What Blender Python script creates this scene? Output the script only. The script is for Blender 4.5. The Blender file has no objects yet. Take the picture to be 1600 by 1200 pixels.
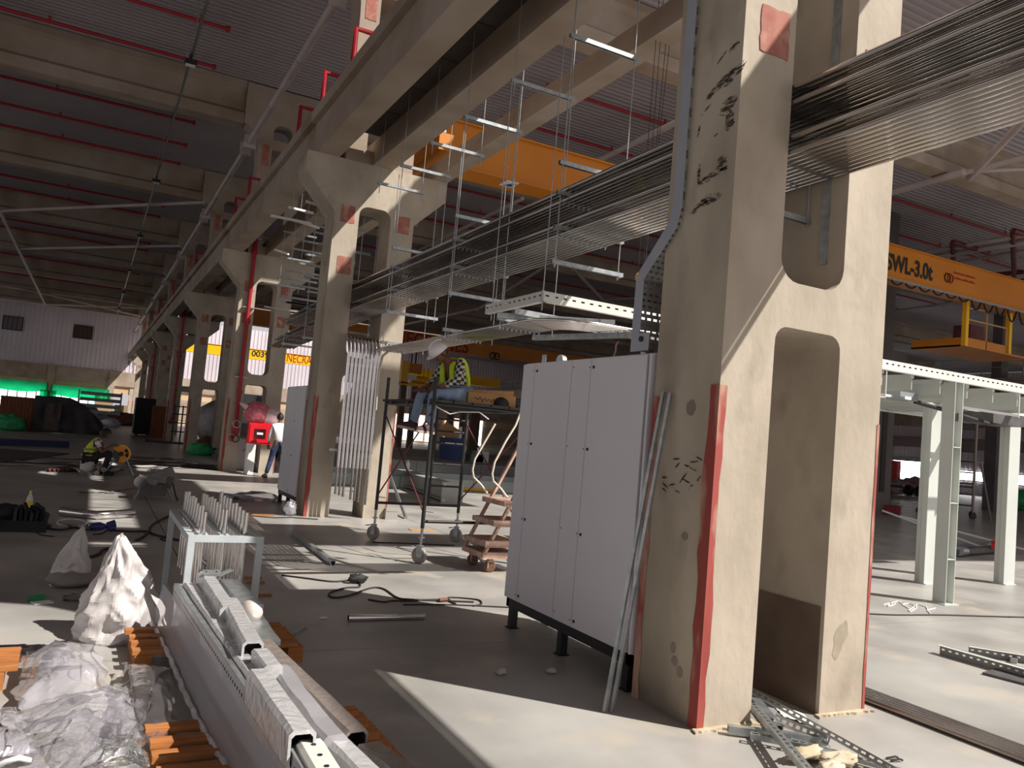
import bpy, bmesh, math, random
from math import sin, cos, pi, radians, sqrt, atan2
from mathutils import Vector as V, Matrix, noise as MN
random.seed(7)
SC = bpy.context.scene
COL = SC.collection

# ------------------------------------------------------------------ camera
EYE = V((0.0, 0.0, 1.6))
FPX = 1245.5
_y, _p, _r = radians(27.556), radians(3.819), radians(4.936)
_f = V((sin(_y)*cos(_p), cos(_y)*cos(_p), sin(_p)))
_x = V((cos(_y), -sin(_y), 0))
_u = _x.cross(_f)
_x, _u = cos(_r)*_x + sin(_r)*_u, -sin(_r)*_x + cos(_r)*_u
cam = bpy.data.cameras.new('camera')
cam.sensor_width = 36.0
cam.lens = 36.0*FPX/1600
cam.clip_start, cam.clip_end = 0.05, 400
camo = bpy.data.objects.new('camera', cam)
COL.objects.link(camo)
M = Matrix.Identity(4)
for i in range(3):
    M[i][0], M[i][1], M[i][2], M[i][3] = _x[i], _u[i], -_f[i], EYE[i]
camo.matrix_world = M
SC.camera = camo

# ------------------------------------------------------------------ world, sun, exposure
wd = bpy.data.worlds.new('world'); SC.world = wd; wd.use_nodes = True
bg = wd.node_tree.nodes['Background']
bg.inputs[0].default_value = (1.0, 0.95, 0.97, 1)
bg.inputs[1].default_value = 0.6
SUN = V((-0.701, 0.713, -1.045)).normalized()
sl = bpy.data.lights.new('sun', 'SUN'); sl.energy = 7.2; sl.angle = radians(0.6); sl.color = (1.0, 0.95, 0.88)
so = bpy.data.objects.new('sun', sl); COL.objects.link(so)
so.rotation_euler = SUN.to_track_quat('-Z', 'Y').to_euler()
so.location = (20, -20, 30)
SC.view_settings.view_transform = 'Standard'
SC.view_settings.look = 'None'
SC.view_settings.exposure = 0.0
SC.view_settings.gamma = 1.0
SC.view_settings.use_curve_mapping = False
SC.cycles.use_denoising = True
SC.cycles.max_bounces = 8
SC.cycles.diffuse_bounces = 5
SC.cycles.transparent_max_bounces = 16

# ------------------------------------------------------------------ a picture point's place in the hall
def _ray(px, py): return _f*FPX + (px-800)*_x - (py-600)*_u
def fl(px, py, z=0.0):
    d = _ray(px, py); return EYE + d*((z-EYE.z)/d.z)
def onx(px, py, x):
    d = _ray(px, py); return EYE + d*(x/d.x)
def ony(px, py, y):
    d = _ray(px, py); return EYE + d*(y/d.y)

# ------------------------------------------------------------------ materials
def lin(c):
    if isinstance(c, str):
        c = [int(c[i:i+2], 16)/255 for i in (0, 2, 4)]
    return [x/12.92 if x <= .04045 else ((x+.055)/1.055)**2.4 for x in c] + [1.0]

MATS = {}
def mat(name, c, rough=.6, metal=0.0, c2=None, scale=3.0, bump=0.0, bscale=None, stretch=None, alpha=1.0, trans=0.0,
        emit=0.0, lo=.35, hi=.65, c3=None, s3=1.0, coat=0.0, spec=None, detail=6):
    if name in MATS: return MATS[name]
    m = bpy.data.materials.new(name); m.use_nodes = True
    nt = m.node_tree; N = nt.nodes; L = nt.links
    b = N['Principled BSDF']
    b.inputs['Base Color'].default_value = lin(c)
    b.inputs['Roughness'].default_value = rough
    b.inputs['Metallic'].default_value = metal
    if spec is not None: b.inputs['Specular IOR Level'].default_value = spec
    if coat: b.inputs['Coat Weight'].default_value = coat
    if alpha < 1: b.inputs['Alpha'].default_value = alpha
    if trans: b.inputs['Transmission Weight'].default_value = trans
    if emit:
        b.inputs['Emission Color'].default_value = lin(c); b.inputs['Emission Strength'].default_value = emit
    vec = None
    if c2 is not None or bump:
        tc = N.new('ShaderNodeTexCoord'); mp = N.new('ShaderNodeMapping')
        L.new(tc.outputs['Object'], mp.inputs[0])
        if stretch: mp.inputs['Scale'].default_value = stretch
        vec = mp.outputs[0]
    def ramp(sc, lo, hi):
        n = N.new('ShaderNodeTexNoise'); n.inputs['Scale'].default_value = sc; n.inputs['Detail'].default_value = detail
        L.new(vec, n.inputs['Vector'])
        r = N.new('ShaderNodeMapRange'); r.inputs['From Min'].default_value = lo; r.inputs['From Max'].default_value = hi
        L.new(n.outputs['Fac'], r.inputs['Value']); return r.outputs[0]
    if c2 is not None:
        mx = N.new('ShaderNodeMix'); mx.data_type = 'RGBA'
        mx.inputs[6].default_value = lin(c); mx.inputs[7].default_value = lin(c2)
        L.new(ramp(scale, lo, hi), mx.inputs[0])
        out = mx.outputs[2]
        if c3 is not None:
            m3 = N.new('ShaderNodeMix'); m3.data_type = 'RGBA'
            L.new(out, m3.inputs[6]); m3.inputs[7].default_value = lin(c3)
            L.new(ramp(s3, .56, .74), m3.inputs[0]); out = m3.outputs[2]
        L.new(out, b.inputs['Base Color'])
    if bump:
        n = N.new('ShaderNodeTexNoise'); n.inputs['Scale'].default_value = bscale or scale*4; n.inputs['Detail'].default_value = 8
        L.new(vec, n.inputs['Vector'])
        bp = N.new('ShaderNodeBump'); bp.inputs['Strength'].default_value = bump; bp.inputs['Distance'].default_value = .02
        L.new(n.outputs['Fac'], bp.inputs['Height']); L.new(bp.outputs[0], b.inputs['Normal'])
    MATS[name] = m
    return m

CONC = mat('concrete', 'B3A797', .85, c2='A09484', scale=1.7, bump=.35, bscale=9, stretch=(1.2, 1.2, .75), c3='968A7B', s3=2.6, detail=10)
CONC_D = mat('concrete_dull', 'A5978A', .9, c2='948272', scale=.9, bump=.15, bscale=8, c3='84735F', s3=.6)
FLOORM = mat('floor_concrete', 'AEABA6', .4, c2='888581', scale=.9, bump=.08, bscale=12, c3='B8AE9E', s3=1.5, spec=.45, detail=12, lo=.3, hi=.7)
ROOFM = mat('roof_sheet', '9E9599', .55, metal=.0, c2='8E8589', scale=.25)
CLAD = mat('wall_cladding', 'CFC6CE', .6, c2='C0B7BF', scale=.3)
REDP = mat('red_pipe_paint', 'A80F24', .45, c2='96101F', scale=4)
REDW = mat('red_worn_paint', '98463E', .8, c2='B4907C', scale=6, stretch=(1, 1, .35), lo=.5, hi=.66, c3='84342E', s3=4)
REDPATCH = mat('red_patch_paint', '93544A', .85, c2='A87060', scale=6, c3='C2A08A', s3=5)
STEELW = mat('white_steel', 'B9ADAA', .5, c2='A89C98', scale=1)
GALV = mat('galvanised', 'B8BCBC', .38, metal=.75, c2='9CA0A2', scale=14)
CHROME = mat('polished_steel', 'C2BEBB', .12, metal=1.0, c2='A8A3A0', scale=3, stretch=(8, .3, 8))
CHROME2 = mat('polished_steel_bright', 'E2DEDC', .14, metal=1.0, c2='D2CECC', scale=3)
BLACK = mat('black_paint', '1E1C1D', .5)
BLACKR = mat('black_rubber', '151414', .7)
ORANGE = mat('crane_orange', 'C87A06', .5, c2='BE7004', scale=.6)
YELL = mat('crane_yellow', 'F2B705', .45)
CAB = mat('cabinet_grey', 'DCD9DE', .42, c2='D6D3D8', scale=.7)
GREYS = mat('grey_steel', '8F9698', .45, metal=.2, c2='848B8D', scale=2)
DKRED = mat('rust_red', '6E2F2B', .6, c2='57262a', scale=5)
WOOD = mat('wood', 'B07A48', .75, c2='8F5E34', scale=3, stretch=(1, 8, 8), bump=.1)
CARD = mat('cardboard', 'B58E62', .85, c2='A87F55', scale=2)
WHITE = mat('white_paint', 'E4E2E0', .5)
GREEN = mat('green_net', '0E8C5C', .8, c2='16A06A', scale=3)

# ------------------------------------------------------------------ mesh helpers
def wm(o):
    m = o.matrix_basis.copy()
    while o.parent: o = o.parent; m = o.matrix_basis @ m
    return m

class MB:
    def __init__(s): s.v = []; s.f = []; s.sm = []
    def add(s, vs, fs, smooth=False):
        n = len(s.v); s.v += [tuple(p) for p in vs]
        s.f += [tuple(i+n for i in f) for f in fs]; s.sm += [smooth]*len(fs); return s
    def box(s, x0, x1, y0, y1, z0, z1):
        return s.add([(x0,y0,z0),(x1,y0,z0),(x1,y1,z0),(x0,y1,z0),(x0,y0,z1),(x1,y0,z1),(x1,y1,z1),(x0,y1,z1)],
            [(0,3,2,1),(4,5,6,7),(0,1,5,4),(1,2,6,5),(2,3,7,6),(3,0,4,7)])
    def obox(s, c, sx, sy, sz, rz=0, rx=0, ry=0):
        m = Matrix.Translation(c) @ Matrix.Rotation(rz,4,'Z') @ Matrix.Rotation(ry,4,'Y') @ Matrix.Rotation(rx,4,'X')
        t = MB().box(-sx/2,sx/2,-sy/2,sy/2,-sz/2,sz/2)
        return s.add([m @ V(p) for p in t.v], t.f)
    def frame(s, p, q, up=(0,0,1)):
        d = (V(q)-V(p)).normalized(); a = d.cross(V(up))
        if a.length < 1e-4: a = d.cross(V((1,0,0)))
        a.normalize(); return d, a, a.cross(d)
    def bar(s, p, q, w, h, up=(0,0,1)):
        p, q = V(p), V(q); d, a, b = s.frame(p, q, up); vs = []
        for e in (p, q):
            for i, j in ((-1,-1),(1,-1),(1,1),(-1,1)): vs.append(e + a*(w/2*i) + b*(h/2*j))
        return s.add(vs, [(0,3,2,1),(4,5,6,7),(0,1,5,4),(1,2,6,5),(2,3,7,6),(3,0,4,7)])
    def sect(s, prof, p, q, up=(0,0,1), caps=True, smooth=False):
        # sweep a closed outline (side, height) from p to q
        p, q = V(p), V(q); d, a, b = s.frame(p, q, up); n = len(prof)
        vs = [e + a*x + b*y for e in (p, q) for x, y in prof]
        fs = [(i, (i+1) % n, n+(i+1) % n, n+i) for i in range(n)]
        s.add(vs, fs, smooth)
        if caps: s.add(vs[:n], [tuple(range(n))[::-1]]); s.add(vs[n:], [tuple(range(n))])
        return s
    def tube(s, pts, r, n=8, cap=True, rads=None, inner=0):
        pts = [V(p) for p in pts]; vs = []; k = len(pts); a = None
        for i, p in enumerate(pts):
            d = (pts[min(i+1,k-1)]-pts[max(i-1,0)]).normalized()
            if a is None:
                a = d.cross(V((0,0,1)))
                if a.length < 1e-3: a = d.cross(V((0,1,0)))
            a = (a - d*a.dot(d)).normalized(); b = d.cross(a)
            rr = rads[i] if rads else r
            for j in range(n):
                t = 2*pi*j/n; vs.append(p + a*(rr*cos(t)) + b*(rr*sin(t)))
        fs = [(i*n+j, i*n+(j+1) % n, (i+1)*n+(j+1) % n, (i+1)*n+j) for i in range(k-1) for j in range(n)]
        s.add(vs, fs, True)
        if inner:
            for e, o in ((0, 1), (k-1, -1)):
                c = pts[e]; ring = vs[e*n:e*n+n]
                rim = [c + (v-c)*inner for v in ring]
                dd = (pts[1]-pts[0]).normalized() if e == 0 else (pts[-2]-pts[-1]).normalized()
                deep = [v + dd*min(.06, r*2) for v in rim]
                s.add(ring+rim+deep, [(j, (j+1) % n, n+(j+1) % n, n+j) for j in range(n)] + [(n+j, n+(j+1) % n, 2*n+(j+1) % n, 2*n+j) for j in range(n)]
                      + [tuple(2*n+j for j in range(n))])
        elif cap:
            s.add(vs[:n], [tuple(range(n))[::-1]]); s.add(vs[-n:], [tuple(range(n))])
        return s
    def lathe(s, prof, c=(0,0,0), n=16, axis=(0,0,1)):
        q = V((0,0,1)).rotation_difference(V(axis)); c = V(c)
        vs = [c + q @ V((r*cos(2*pi*j/n), r*sin(2*pi*j/n), z)) for r, z in prof for j in range(n)]
        k = len(prof)
        s.add(vs, [(i*n+j, i*n+(j+1) % n, (i+1)*n+(j+1) % n, (i+1)*n+j) for i in range(k-1) for j in range(n)], True)
        s.add(vs[:n], [tuple(range(n))[::-1]]); s.add(vs[-n:], [tuple(range(n))]); return s
    def prism(s, poly, y0, y1, ax='y'):
        # outline in (x, z), thickness along y  (ax='x': outline in (y, z); ax='z': outline in (x, y))
        n = len(poly)
        P = {'y': lambda a, b, t: (a, t, b), 'x': lambda a, b, t: (t, a, b), 'z': lambda a, b, t: (a, b, t)}[ax]
        vs = [P(a, b, t) for t in (y0, y1) for a, b in poly]
        return s.add(vs, [(i, (i+1) % n, n+(i+1) % n, n+i) for i in range(n)] + [tuple(range(n))[::-1], tuple(range(n, 2*n))])
    def grid(s, fn, nu, nv, smooth=True):
        vs = [fn(i/nu, j/nv) for j in range(nv+1) for i in range(nu+1)]
        w = nu+1
        return s.add(vs, [(j*w+i, j*w+i+1, (j+1)*w+i+1, (j+1)*w+i) for j in range(nv) for i in range(nu)], smooth)
    def mesh(s, name, m):
        me = bpy.data.meshes.new(name); me.from_pydata(s.v, [], s.f); me.update()
        bm = bmesh.new(); bm.from_mesh(me); bmesh.ops.recalc_face_normals(bm, faces=bm.faces); bm.to_mesh(me); bm.free()
        me.polygons.foreach_set('use_smooth', s.sm)
        for x in (m if isinstance(m, (list, tuple)) else [m]): me.materials.append(x)
        return me
    def build(s, name, m, parent=None, world=False, kind=None):
        if parent is not None and world:
            inv = wm(parent).inverted(); s.v = [tuple(inv @ V(p)) for p in s.v]
        return link(name, s.mesh(name, m), parent, kind)

def link(name, me, parent=None, kind=None):
    o = bpy.data.objects.new(name, me); COL.objects.link(o)
    if parent is not None: o.parent = parent
    if kind: o['kind'] = kind
    return o
def tag(o, label, cat, group=None):
    o['label'] = label; o['category'] = cat
    if group: o['group'] = group
    return o
def thing(name, label, cat, loc=(0,0,0), rz=0, group=None):
    o = bpy.data.objects.new(name, None); COL.objects.link(o); o.location = loc; o.rotation_euler = (0,0,rz)
    o.empty_display_size = .1
    return tag(o, label, cat, group)
KIDS = {}
def kids(o): return [c for c in COL.objects if c.parent == o]
def dup(o, loc=None, rz=None, label=None, group=None, parent=None):
    tree = {}
    for c in COL.objects:
        if c.parent: tree.setdefault(c.parent, []).append(c)
    def rec(a, par):
        c = a.copy(); COL.objects.link(c); c.parent = par
        for ch in tree.get(a, []): rec(ch, c)
        return c
    r = rec(o, parent)
    if loc is not None: r.location = loc
    if rz is not None: r.rotation_euler = (0,0,rz)
    if label: r['label'] = label
    if group: r['group'] = group
    return r
def holed(name, outer, holes, y0, y1, m, parent=None, kind=None):
    # flat outline in (x, z) with holes, given a thickness along y
    cu = bpy.data.curves.new(name, 'CURVE'); cu.dimensions = '2D'; cu.fill_mode = 'BOTH'
    for lp in [outer]+holes:
        sp = cu.splines.new('POLY'); sp.points.add(len(lp)-1); sp.use_cyclic_u = True
        for p, (a, b) in zip(sp.points, lp): p.co = (a, b, 0, 1)
    cu.extrude = (y1-y0)/2
    t = bpy.data.objects.new('tmp', cu); COL.objects.link(t)
    me = bpy.data.meshes.new_from_object(t.evaluated_get(bpy.context.evaluated_depsgraph_get()))
    bpy.data.objects.remove(t); bpy.data.curves.remove(cu)
    me.transform(Matrix.Translation((0, (y0+y1)/2, 0)) @ Matrix.Rotation(pi/2, 4, 'X'))
    me.name = name; me.materials.clear(); me.materials.append(m)
    return link(name, me, parent, kind)
def rrect(x0, x1, z0, z1, r, k=5, top=True, bot=True):
    P = []
    for cx, cz, a0, on in ((x1-r, z0+r, -90, bot), (x1-r, z1-r, 0, top), (x0+r, z1-r, 90, top), (x0+r, z0+r, 180, bot)):
        if on: P += [(cx+r*cos(radians(a0+90*i/k)), cz+r*sin(radians(a0+90*i/k))) for i in range(k+1)]
        else: P.append((x1 if a0 in (-90, 0) else x0, z0 if a0 in (-90, 180) else z1))
    return P
def text(name, s, size, m, parent, loc, rot, depth=.004, squeeze=1.0, bold=0.0):
    cu = bpy.data.curves.new(name, 'FONT'); cu.body = s; cu.size = size; cu.extrude = depth; cu.offset = bold
    t = bpy.data.objects.new('tmp', cu); COL.objects.link(t)
    me = bpy.data.meshes.new_from_object(t.evaluated_get(bpy.context.evaluated_depsgraph_get()))
    bpy.data.objects.remove(t); bpy.data.curves.remove(cu)
    me.transform(Matrix.Diagonal((squeeze, 1, 1, 1)))
    me.materials.clear(); me.materials.append(m)
    o = link(name, me, parent); o.location = loc; o.rotation_euler = rot
    return o
def fit_text(o, w, h):
    # stretch a lettering mesh to width w and cap height h, measured from its left baseline
    me = o.data; xs = [v.co.x for v in me.vertices]; ys = [v.co.y for v in me.vertices]
    sx = w/(max(xs)-min(xs)); sy = h/(max(ys)-min(0, 0)); x0 = min(xs)
    for v in me.vertices: v.co.x = (v.co.x-x0)*sx; v.co.y *= sy
def arc(c, r, a0, a1, k, u, w):
    c, u, w = V(c), V(u), V(w)
    return [c + u*(r*cos(radians(a0+(a1-a0)*i/k))) + w*(r*sin(radians(a0+(a1-a0)*i/k))) for i in range(k+1)]
ORD = ['first', 'second', 'third', 'fourth', 'fifth', 'sixth', 'seventh', 'eighth', 'ninth', 'tenth', 'eleventh', 'twelfth', 'thirteenth', 'fourteenth', 'fifteenth', 'sixteenth']
# ================================================================== the setting
Y0, DY = 3.63, 9.72
def YK(k): return Y0 + DY*k
YW = YK(9)                                  # far end wall

# floor: slabs with open joints over a base
flo = MB().box(-30, 72, -14, YW+1.5, -.3, -.012).build('floor', mat('joint_dark', '3A3634', .9), kind='structure')
xs = [-30, -6, 1.0, 5.15, 13.5, 24, 42, 72]; ys = [-14, 1.9, 5.6, 12.9, 22.6, 34, 52, YW+1.5]
for i in range(len(xs)-1):
    for j in range(len(ys)-1):
        MB().box(xs[i]+.006, xs[i+1]-.006, ys[j]+.006, ys[j+1]-.006, -.1, 0).build('slab', FLOORM, flo)

# ceiling: corrugated sheets per bay (flutes run across the hall)
ceil = bpy.data.objects.new('ceiling', None); COL.objects.link(ceil); ceil['kind'] = 'structure'
def roof(x0, x1, y0, y1, z=10.95, p=.2, h=.045):
    b = MB(); n = max(1, round((y1-y0)/p)); pr = []
    for i in range(n):
        a = y0 + (y1-y0)*i/n; w = (y1-y0)/n
        pr += [(a, z), (a+w*.42, z), (a+w*.55, z+h), (a+w*.87, z+h)]
    pr.append((y1, z))
    vs = [(x, y, zz) for x in (x0, x1) for y, zz in pr]; k = len(pr)
    b.add(vs, [(i, i+1, k+i+1, k+i) for i in range(k-1)])
    b.build('roof_sheet', ROOFM, ceil)
for k in range(1, 9):
    roof(-24, 5.6, YK(k), YK(k+1))
ROOFS_AND_SHADES = [(13, 15.2, 8.6, 11.3), (18, 72, 2.0, YK(1)+.3), (18, 72, YK(1)+.3, 16.0), (10.9, 72, 16.0, YK(2)), (7.4, 12.5, 12.2, 14.1), (8.2, 10.9, 15.9, YK(2)),
         (5.6, 7.4, YK(1)+.3, YK(2)), (7.4, 8.2, 19.3, YK(2)), (7.4, 8.2, 14.1, 15.4), (5.6, 8.6, .2, 2.6), (8.0, 9.6, 6.0, 12.0), (9.6, 10.9, 6.0, 7.7)]  # partly unseen sheets, added to keep the sun off floor, column and crane
for r in ROOFS_AND_SHADES: roof(*r)
for k in range(2, 7): roof(5.6, 72, YK(k), YK(k+1))
roof(30, 72, YK(7), YK(9))

for y0, y1 in ((-13.6, -5.8), (-5.8, YK(0)+.3), (YK(0)+.3, YK(1))): roof(-24, 4.2, y0, y1)
# far end wall: ribbed cladding over a concrete band with openings
wall = bpy.data.objects.new('wall_far', None); COL.objects.link(wall); wall['kind'] = 'structure'
def ribs_x(x0, x1, z0, z1, y, m=CLAD, p=.4, h=.05, name='cladding', par=None):
    b = MB(); n = round((x1-x0)/p); pr = []
    for i in range(n):
        a = x0+(x1-x0)*i/n; w = (x1-x0)/n
        pr += [(a, y), (a+w*.6, y), (a+w*.68, y-h), (a+w*.92, y-h)]
    pr.append((x1, y)); k = len(pr)
    b.add([(x, yy, z) for z in (z0, z1) for x, yy in pr], [(i, i+1, k+i+1, k+i) for i in range(k-1)])
    return b.build(name, m, par or wall)
def ribs_y(y0, y1, z0, z1, x, m=CLAD, p=.4, h=.05, name='cladding', par=None):
    b = MB(); n = round((y1-y0)/p); pr = []
    for i in range(n):
        a = y0+(y1-y0)*i/n; w = (y1-y0)/n
        pr += [(a, x), (a+w*.6, x), (a+w*.68, x-h), (a+w*.92, x-h)]
    pr.append((y1, x)); k = len(pr)
    b.add([(xx, y, z) for z in (z0, z1) for y, xx in pr], [(i, i+1, k+i+1, k+i) for i in range(k-1)])
    return b.build(name, m, par)
ribs_x(-24, 72, 4.85, 10.95, YW)
MB().box(-24, 72, YW-.1, YW+.3, 3.35, 4.85).build('concrete_band', CONC_D, wall)
PANEL = mat('cream_panel', 'C9AE90', .8, c2='BD9F80', scale=.5)
MB().box(-24, 72, YW+.1, YW+.3, 2.55, 3.35).build('cream_panel', PANEL, wall)
MB().box(-24, 72, YW+.1, YW+.3, 0, .35).build('cream_panel', PANEL, wall)
for x in (-14.6, -9.2, -3.85, 1.55, 5.2, 12, 18):
    MB().box(x-.3, x+.3, YW-.25, YW+.25, 0, 4.85).build('pillar', CONC_D, wall)
BRICKC = mat('solid_infill', 'A89880', .9)
MB().box(5.2, 72, YW+.05, YW+.2, .35, 2.55).build('infill_panel', CONC_D, wall)
# dark louvre openings high in the cladding
for i, px in enumerate((20, 130)):
    c = ony(px, (505, 519)[i], YW)
    w = bpy.data.objects.new('window_%d' % (i+1), None); COL.objects.link(w); w['kind'] = 'structure'; w.location = (c.x, YW-.08, c.z)
    MB().box(-.85, .85, -.05, .05, -.68, -.6).box(-.85, .85, -.05, .05, .6, .68).box(-.85, -.77, -.05, .05, -.6, .6).box(.77, .85, -.05, .05, -.6, .6).build('window_frame', BLACK, w)
    MB().box(-.77, .77, 0, .03, -.6, .6).build('pane', mat('louvre_brown', '4A3C30', .8) if i else mat('louvre_grey', '6E666A', .6), w)
    for q in range(3): MB().box(-.45+.4*q, -.41+.4*q, -.04, 0, -.6, .6).build('glazing_bar', BLACK, w)
# windows of the end wall with mullions
GLOW = mat('bright_window_glass', 'F4FFF8', .2, emit=3.0)
for i, (x0, x1) in enumerate(((-14.3, -9.5), (-8.9, -4.15), (-3.55, 1.25))):
    w = bpy.data.objects.new('window_%d' % (i+3), None); COL.objects.link(w); w['kind'] = 'structure'; w.location = (0, YW+.2, 0)
    n = 6
    for q in range(n):
        for (z0, z1) in ((.4, 1.25), (1.32, 2.5)):
            a = x0+(x1-x0)*q/n
            MB().box(a+.05, a+(x1-x0)/n-.05, 0, .02, z0, z1).build('pane', GLOW, w)
    fr = MB()
    for q in range(n+1):
        a = x0+(x1-x0)*q/n; fr.box(a-.05, a+.05, -.04, .06, .35, 2.55)
    fr.box(x0, x1, -.04, .06, 1.25, 1.32).box(x0, x1, -.04, .06, .35, .4).box(x0, x1, -.04, .06, 2.5, 2.55)
    fr.build('window_frame', GREYS, w)

# long side wall far on the right, with a big bright doorway and strip windows
XS = 70
ws = bpy.data.objects.new('wall_right', None); COL.objects.link(ws); ws['kind'] = 'structure'
DW = (onx(1441, 740, XS).y, onx(1392, 740, XS).y)
ribs_y(20, YW, 3.0, 10.9, XS, par=ws)
ribs_y(20, DW[0], 0, 3.0, XS, par=ws); ribs_y(DW[1], YW, 0, 3.0, XS, par=ws)
MB().box(XS-.25, XS, 14, YW, 6.0, 7.6).build('concrete_band', CONC_D, ws)
MB().box(XS-.2, XS, 14, YW, 4.0, 5.0).build('concrete_band', mat('mauve_band','8A7A78',.8), ws)
SKYG = mat('doorway_daylight', 'FFFDFB', .5, emit=9.0)
d = bpy.data.objects.new('door_1', None); COL.objects.link(d); d['kind'] = 'structure'; d.location = (XS, 0, 0)
MB().box(.3, .35, DW[0], DW[1], 0, 2.6).build('daylight_panel', SKYG, d)
MB().box(-.1, .1, DW[0]-.3, DW[0], 0, 3).box(-.1, .1, DW[1], DW[1]+.3, 0, 3).box(-.1, .1, DW[0], DW[1], 2.6, 3).build('door_frame', GREYS, d)
for i, (pa, pb) in enumerate(((1498, 1538), (1582, 1640))):
    a, b = onx(pa, 742, XS).y, onx(pb, 742, XS).y
    w = bpy.data.objects.new('window_%d' % (i+6), None); COL.objects.link(w); w['kind'] = 'structure'; w.location = (XS-.12, 0, 0)
    n = 4
    for q in range(n):
        MB().box(0, .04, b+(a-b)*q/n+.04, b+(a-b)*(q+1)/n-.04, 1.3, 2.1).build('pane', SKYG, w)
    MB().box(-.03, .03, b, a, 2.1, 2.2).box(-.03, .03, b, a, 1.2, 1.3).build('window_frame', GREYS, w)

# ------------------------------------------------------------------ the colonnade of H-shaped columns
def column_mesh():
    lo = [(3.29,0),(3.71,0)] + [(3.71,2.30)] + [(3.81-.10*cos(radians(a)), 2.34+.10*sin(radians(a))) for a in (15,35,55,75,90)] \
        + [(4.20+.10*cos(radians(a)), 2.34+.10*sin(radians(a))) for a in (90,75,55,35,15)] + [(4.30,2.30),(4.30,0),(4.72,0),
           (4.72,5.2),(5.28,5.74),(5.28,6.11),(2.74,6.11),(2.74,5.78),(3.29,5.17)]
    return lo
def haunch(sx):   # curved bracket under the girder seat
    P = [(3.39, 8.7)]
    for i in range(1, 9):
        a = radians(90*i/8); P.append((2.92+.47*cos(a)*1.0, 8.7+1.02*sin(a)))
    return [(x if sx < 0 else 8.0-x, z) for x, z in P]
def up_outline():
    L = haunch(-1); R = haunch(1)
    return [(3.39,6.11)] + L + [(2.92,10.4),(2.92,10.9),(5.08,10.9),(5.08,10.4)] + R[::-1] + [(4.61,6.11)]
HOLES_LO = [rrect(3.72, 4.29, 2.73, 5.36, .16)]
HOLES_UP = [rrect(3.74, 4.26, 6.35, 9.15, .05), rrect(3.74, 4.26, 9.42, 9.88, .2, bot=False)]
CPOS = []
def make_column(k):
    y = YK(k)
    lab = ['nearest twin-legged concrete column with a sunlit front and red corner strips', 'second concrete column from the camera, bent conduits hanging in its opening',
           'third concrete column, with the red riser pipe and hose cabinet'][k] if k < 3 else '%s concrete column from the camera in the receding colonnade' % ORD[k]
    t = thing('concrete_column', lab, 'column', (4.0, y, 0))
    return t
c0 = make_column(0)
lo = [(x-4, z) for x, z in column_mesh()]; up = [(x-4, z) for x, z in up_outline()]
sh = lambda hs: [[(x-4, z) for x, z in h] for h in hs]
holed('shaft', lo, sh(HOLES_LO), 0, .62, CONC, c0)
holed('upper_shaft', up, sh(HOLES_UP), .02, .62, CONC_D, c0)
def patch_poly(w, h, seed, n=28, j=.006):
    random.seed(seed); P = []
    per = [(-w/2+w*i/7, -h/2) for i in range(7)] + [(w/2, -h/2+h*i/7) for i in range(7)] + [(w/2-w*i/7, h/2) for i in range(7)] + [(-w/2, h/2-h*i/7) for i in range(7)]
    return [(a+random.uniform(-j, j), b+random.uniform(-j, j)) for a, b in per]
for i, (x, z) in enumerate(((-.46, 4.28), (.5, 4.28), (-.48, 5.17), (.52, 5.17))):
    MB().prism([(x+a, z+b) for a, b in patch_poly(.24, .3, i)], -.006, .002).build('red_patch', REDPATCH, c0)
MB().prism([(-.42+a, 8.95+b) for a, b in patch_poly(.2, .6, 9)], .012, .022).build('red_patch', REDPATCH, c0)
def corner_strip(x, sx, y, sy, w1, w2, z1, par):
    # painted guard wrapping a vertical corner at (x, y)
    t = .004; b = MB(); n = 14; random.seed(int(x*100+y*10))
    for (ax, w) in (('x', w1), ('y', w2)):
        vs = []
        for i in range(n+1):
            z = z1*i/n; ww = w*random.uniform(.75, 1.1)
            if ax == 'x': vs += [(x-sx*t, y-sy*t, z), (x+sx*ww, y-sy*t, z)]
            else: vs += [(x-sx*t, y-sy*t, z), (x-sx*t, y+sy*ww, z)]
        b.add(vs, [(2*i, 2*i+1, 2*i+3, 2*i+2) for i in range(n)])
    return b.build('corner_strip', REDW, par)
corner_strip(-.71, 1, 0, 1, .055, .09, 2.02, c0); corner_strip(-.71, 1, .62, -1, .05, .07, 1.95, c0); corner_strip(.72, -1, 0, 1, .022, .08, 1.9, c0)
for k in range(1, 10):
    y = YK(k); t = make_column(k)
    for ch in kids(c0):
        c = ch.copy(); COL.objects.link(c); c.parent = t

# black scrape marks and stains on the nearest column (dirt on its left face)
DIRT = mat('scrape_dirt', '453B34', .95)
nt = DIRT.node_tree; tc = nt.nodes.new('ShaderNodeTexCoord'); mp = nt.nodes.new('ShaderNodeMapping'); mp.inputs['Rotation'].default_value = (.45,0,0); mp.inputs['Scale'].default_value = (1,9,34)
nz = nt.nodes.new('ShaderNodeTexNoise'); nz.inputs['Scale'].default_value = 1.6; nz.inputs['Detail'].default_value = 7; rp = nt.nodes.new('ShaderNodeMapRange'); rp.inputs['From Min'].default_value = .42; rp.inputs['From Max'].default_value = .56; rp.inputs['To Max'].default_value = .9
nt.links.new(tc.outputs['Object'], mp.inputs[0]); nt.links.new(mp.outputs[0], nz.inputs['Vector']); nt.links.new(nz.outputs['Fac'], rp.inputs['Value']); nt.links.new(rp.outputs[0], nt.nodes['Principled BSDF'].inputs['Alpha'])
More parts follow.
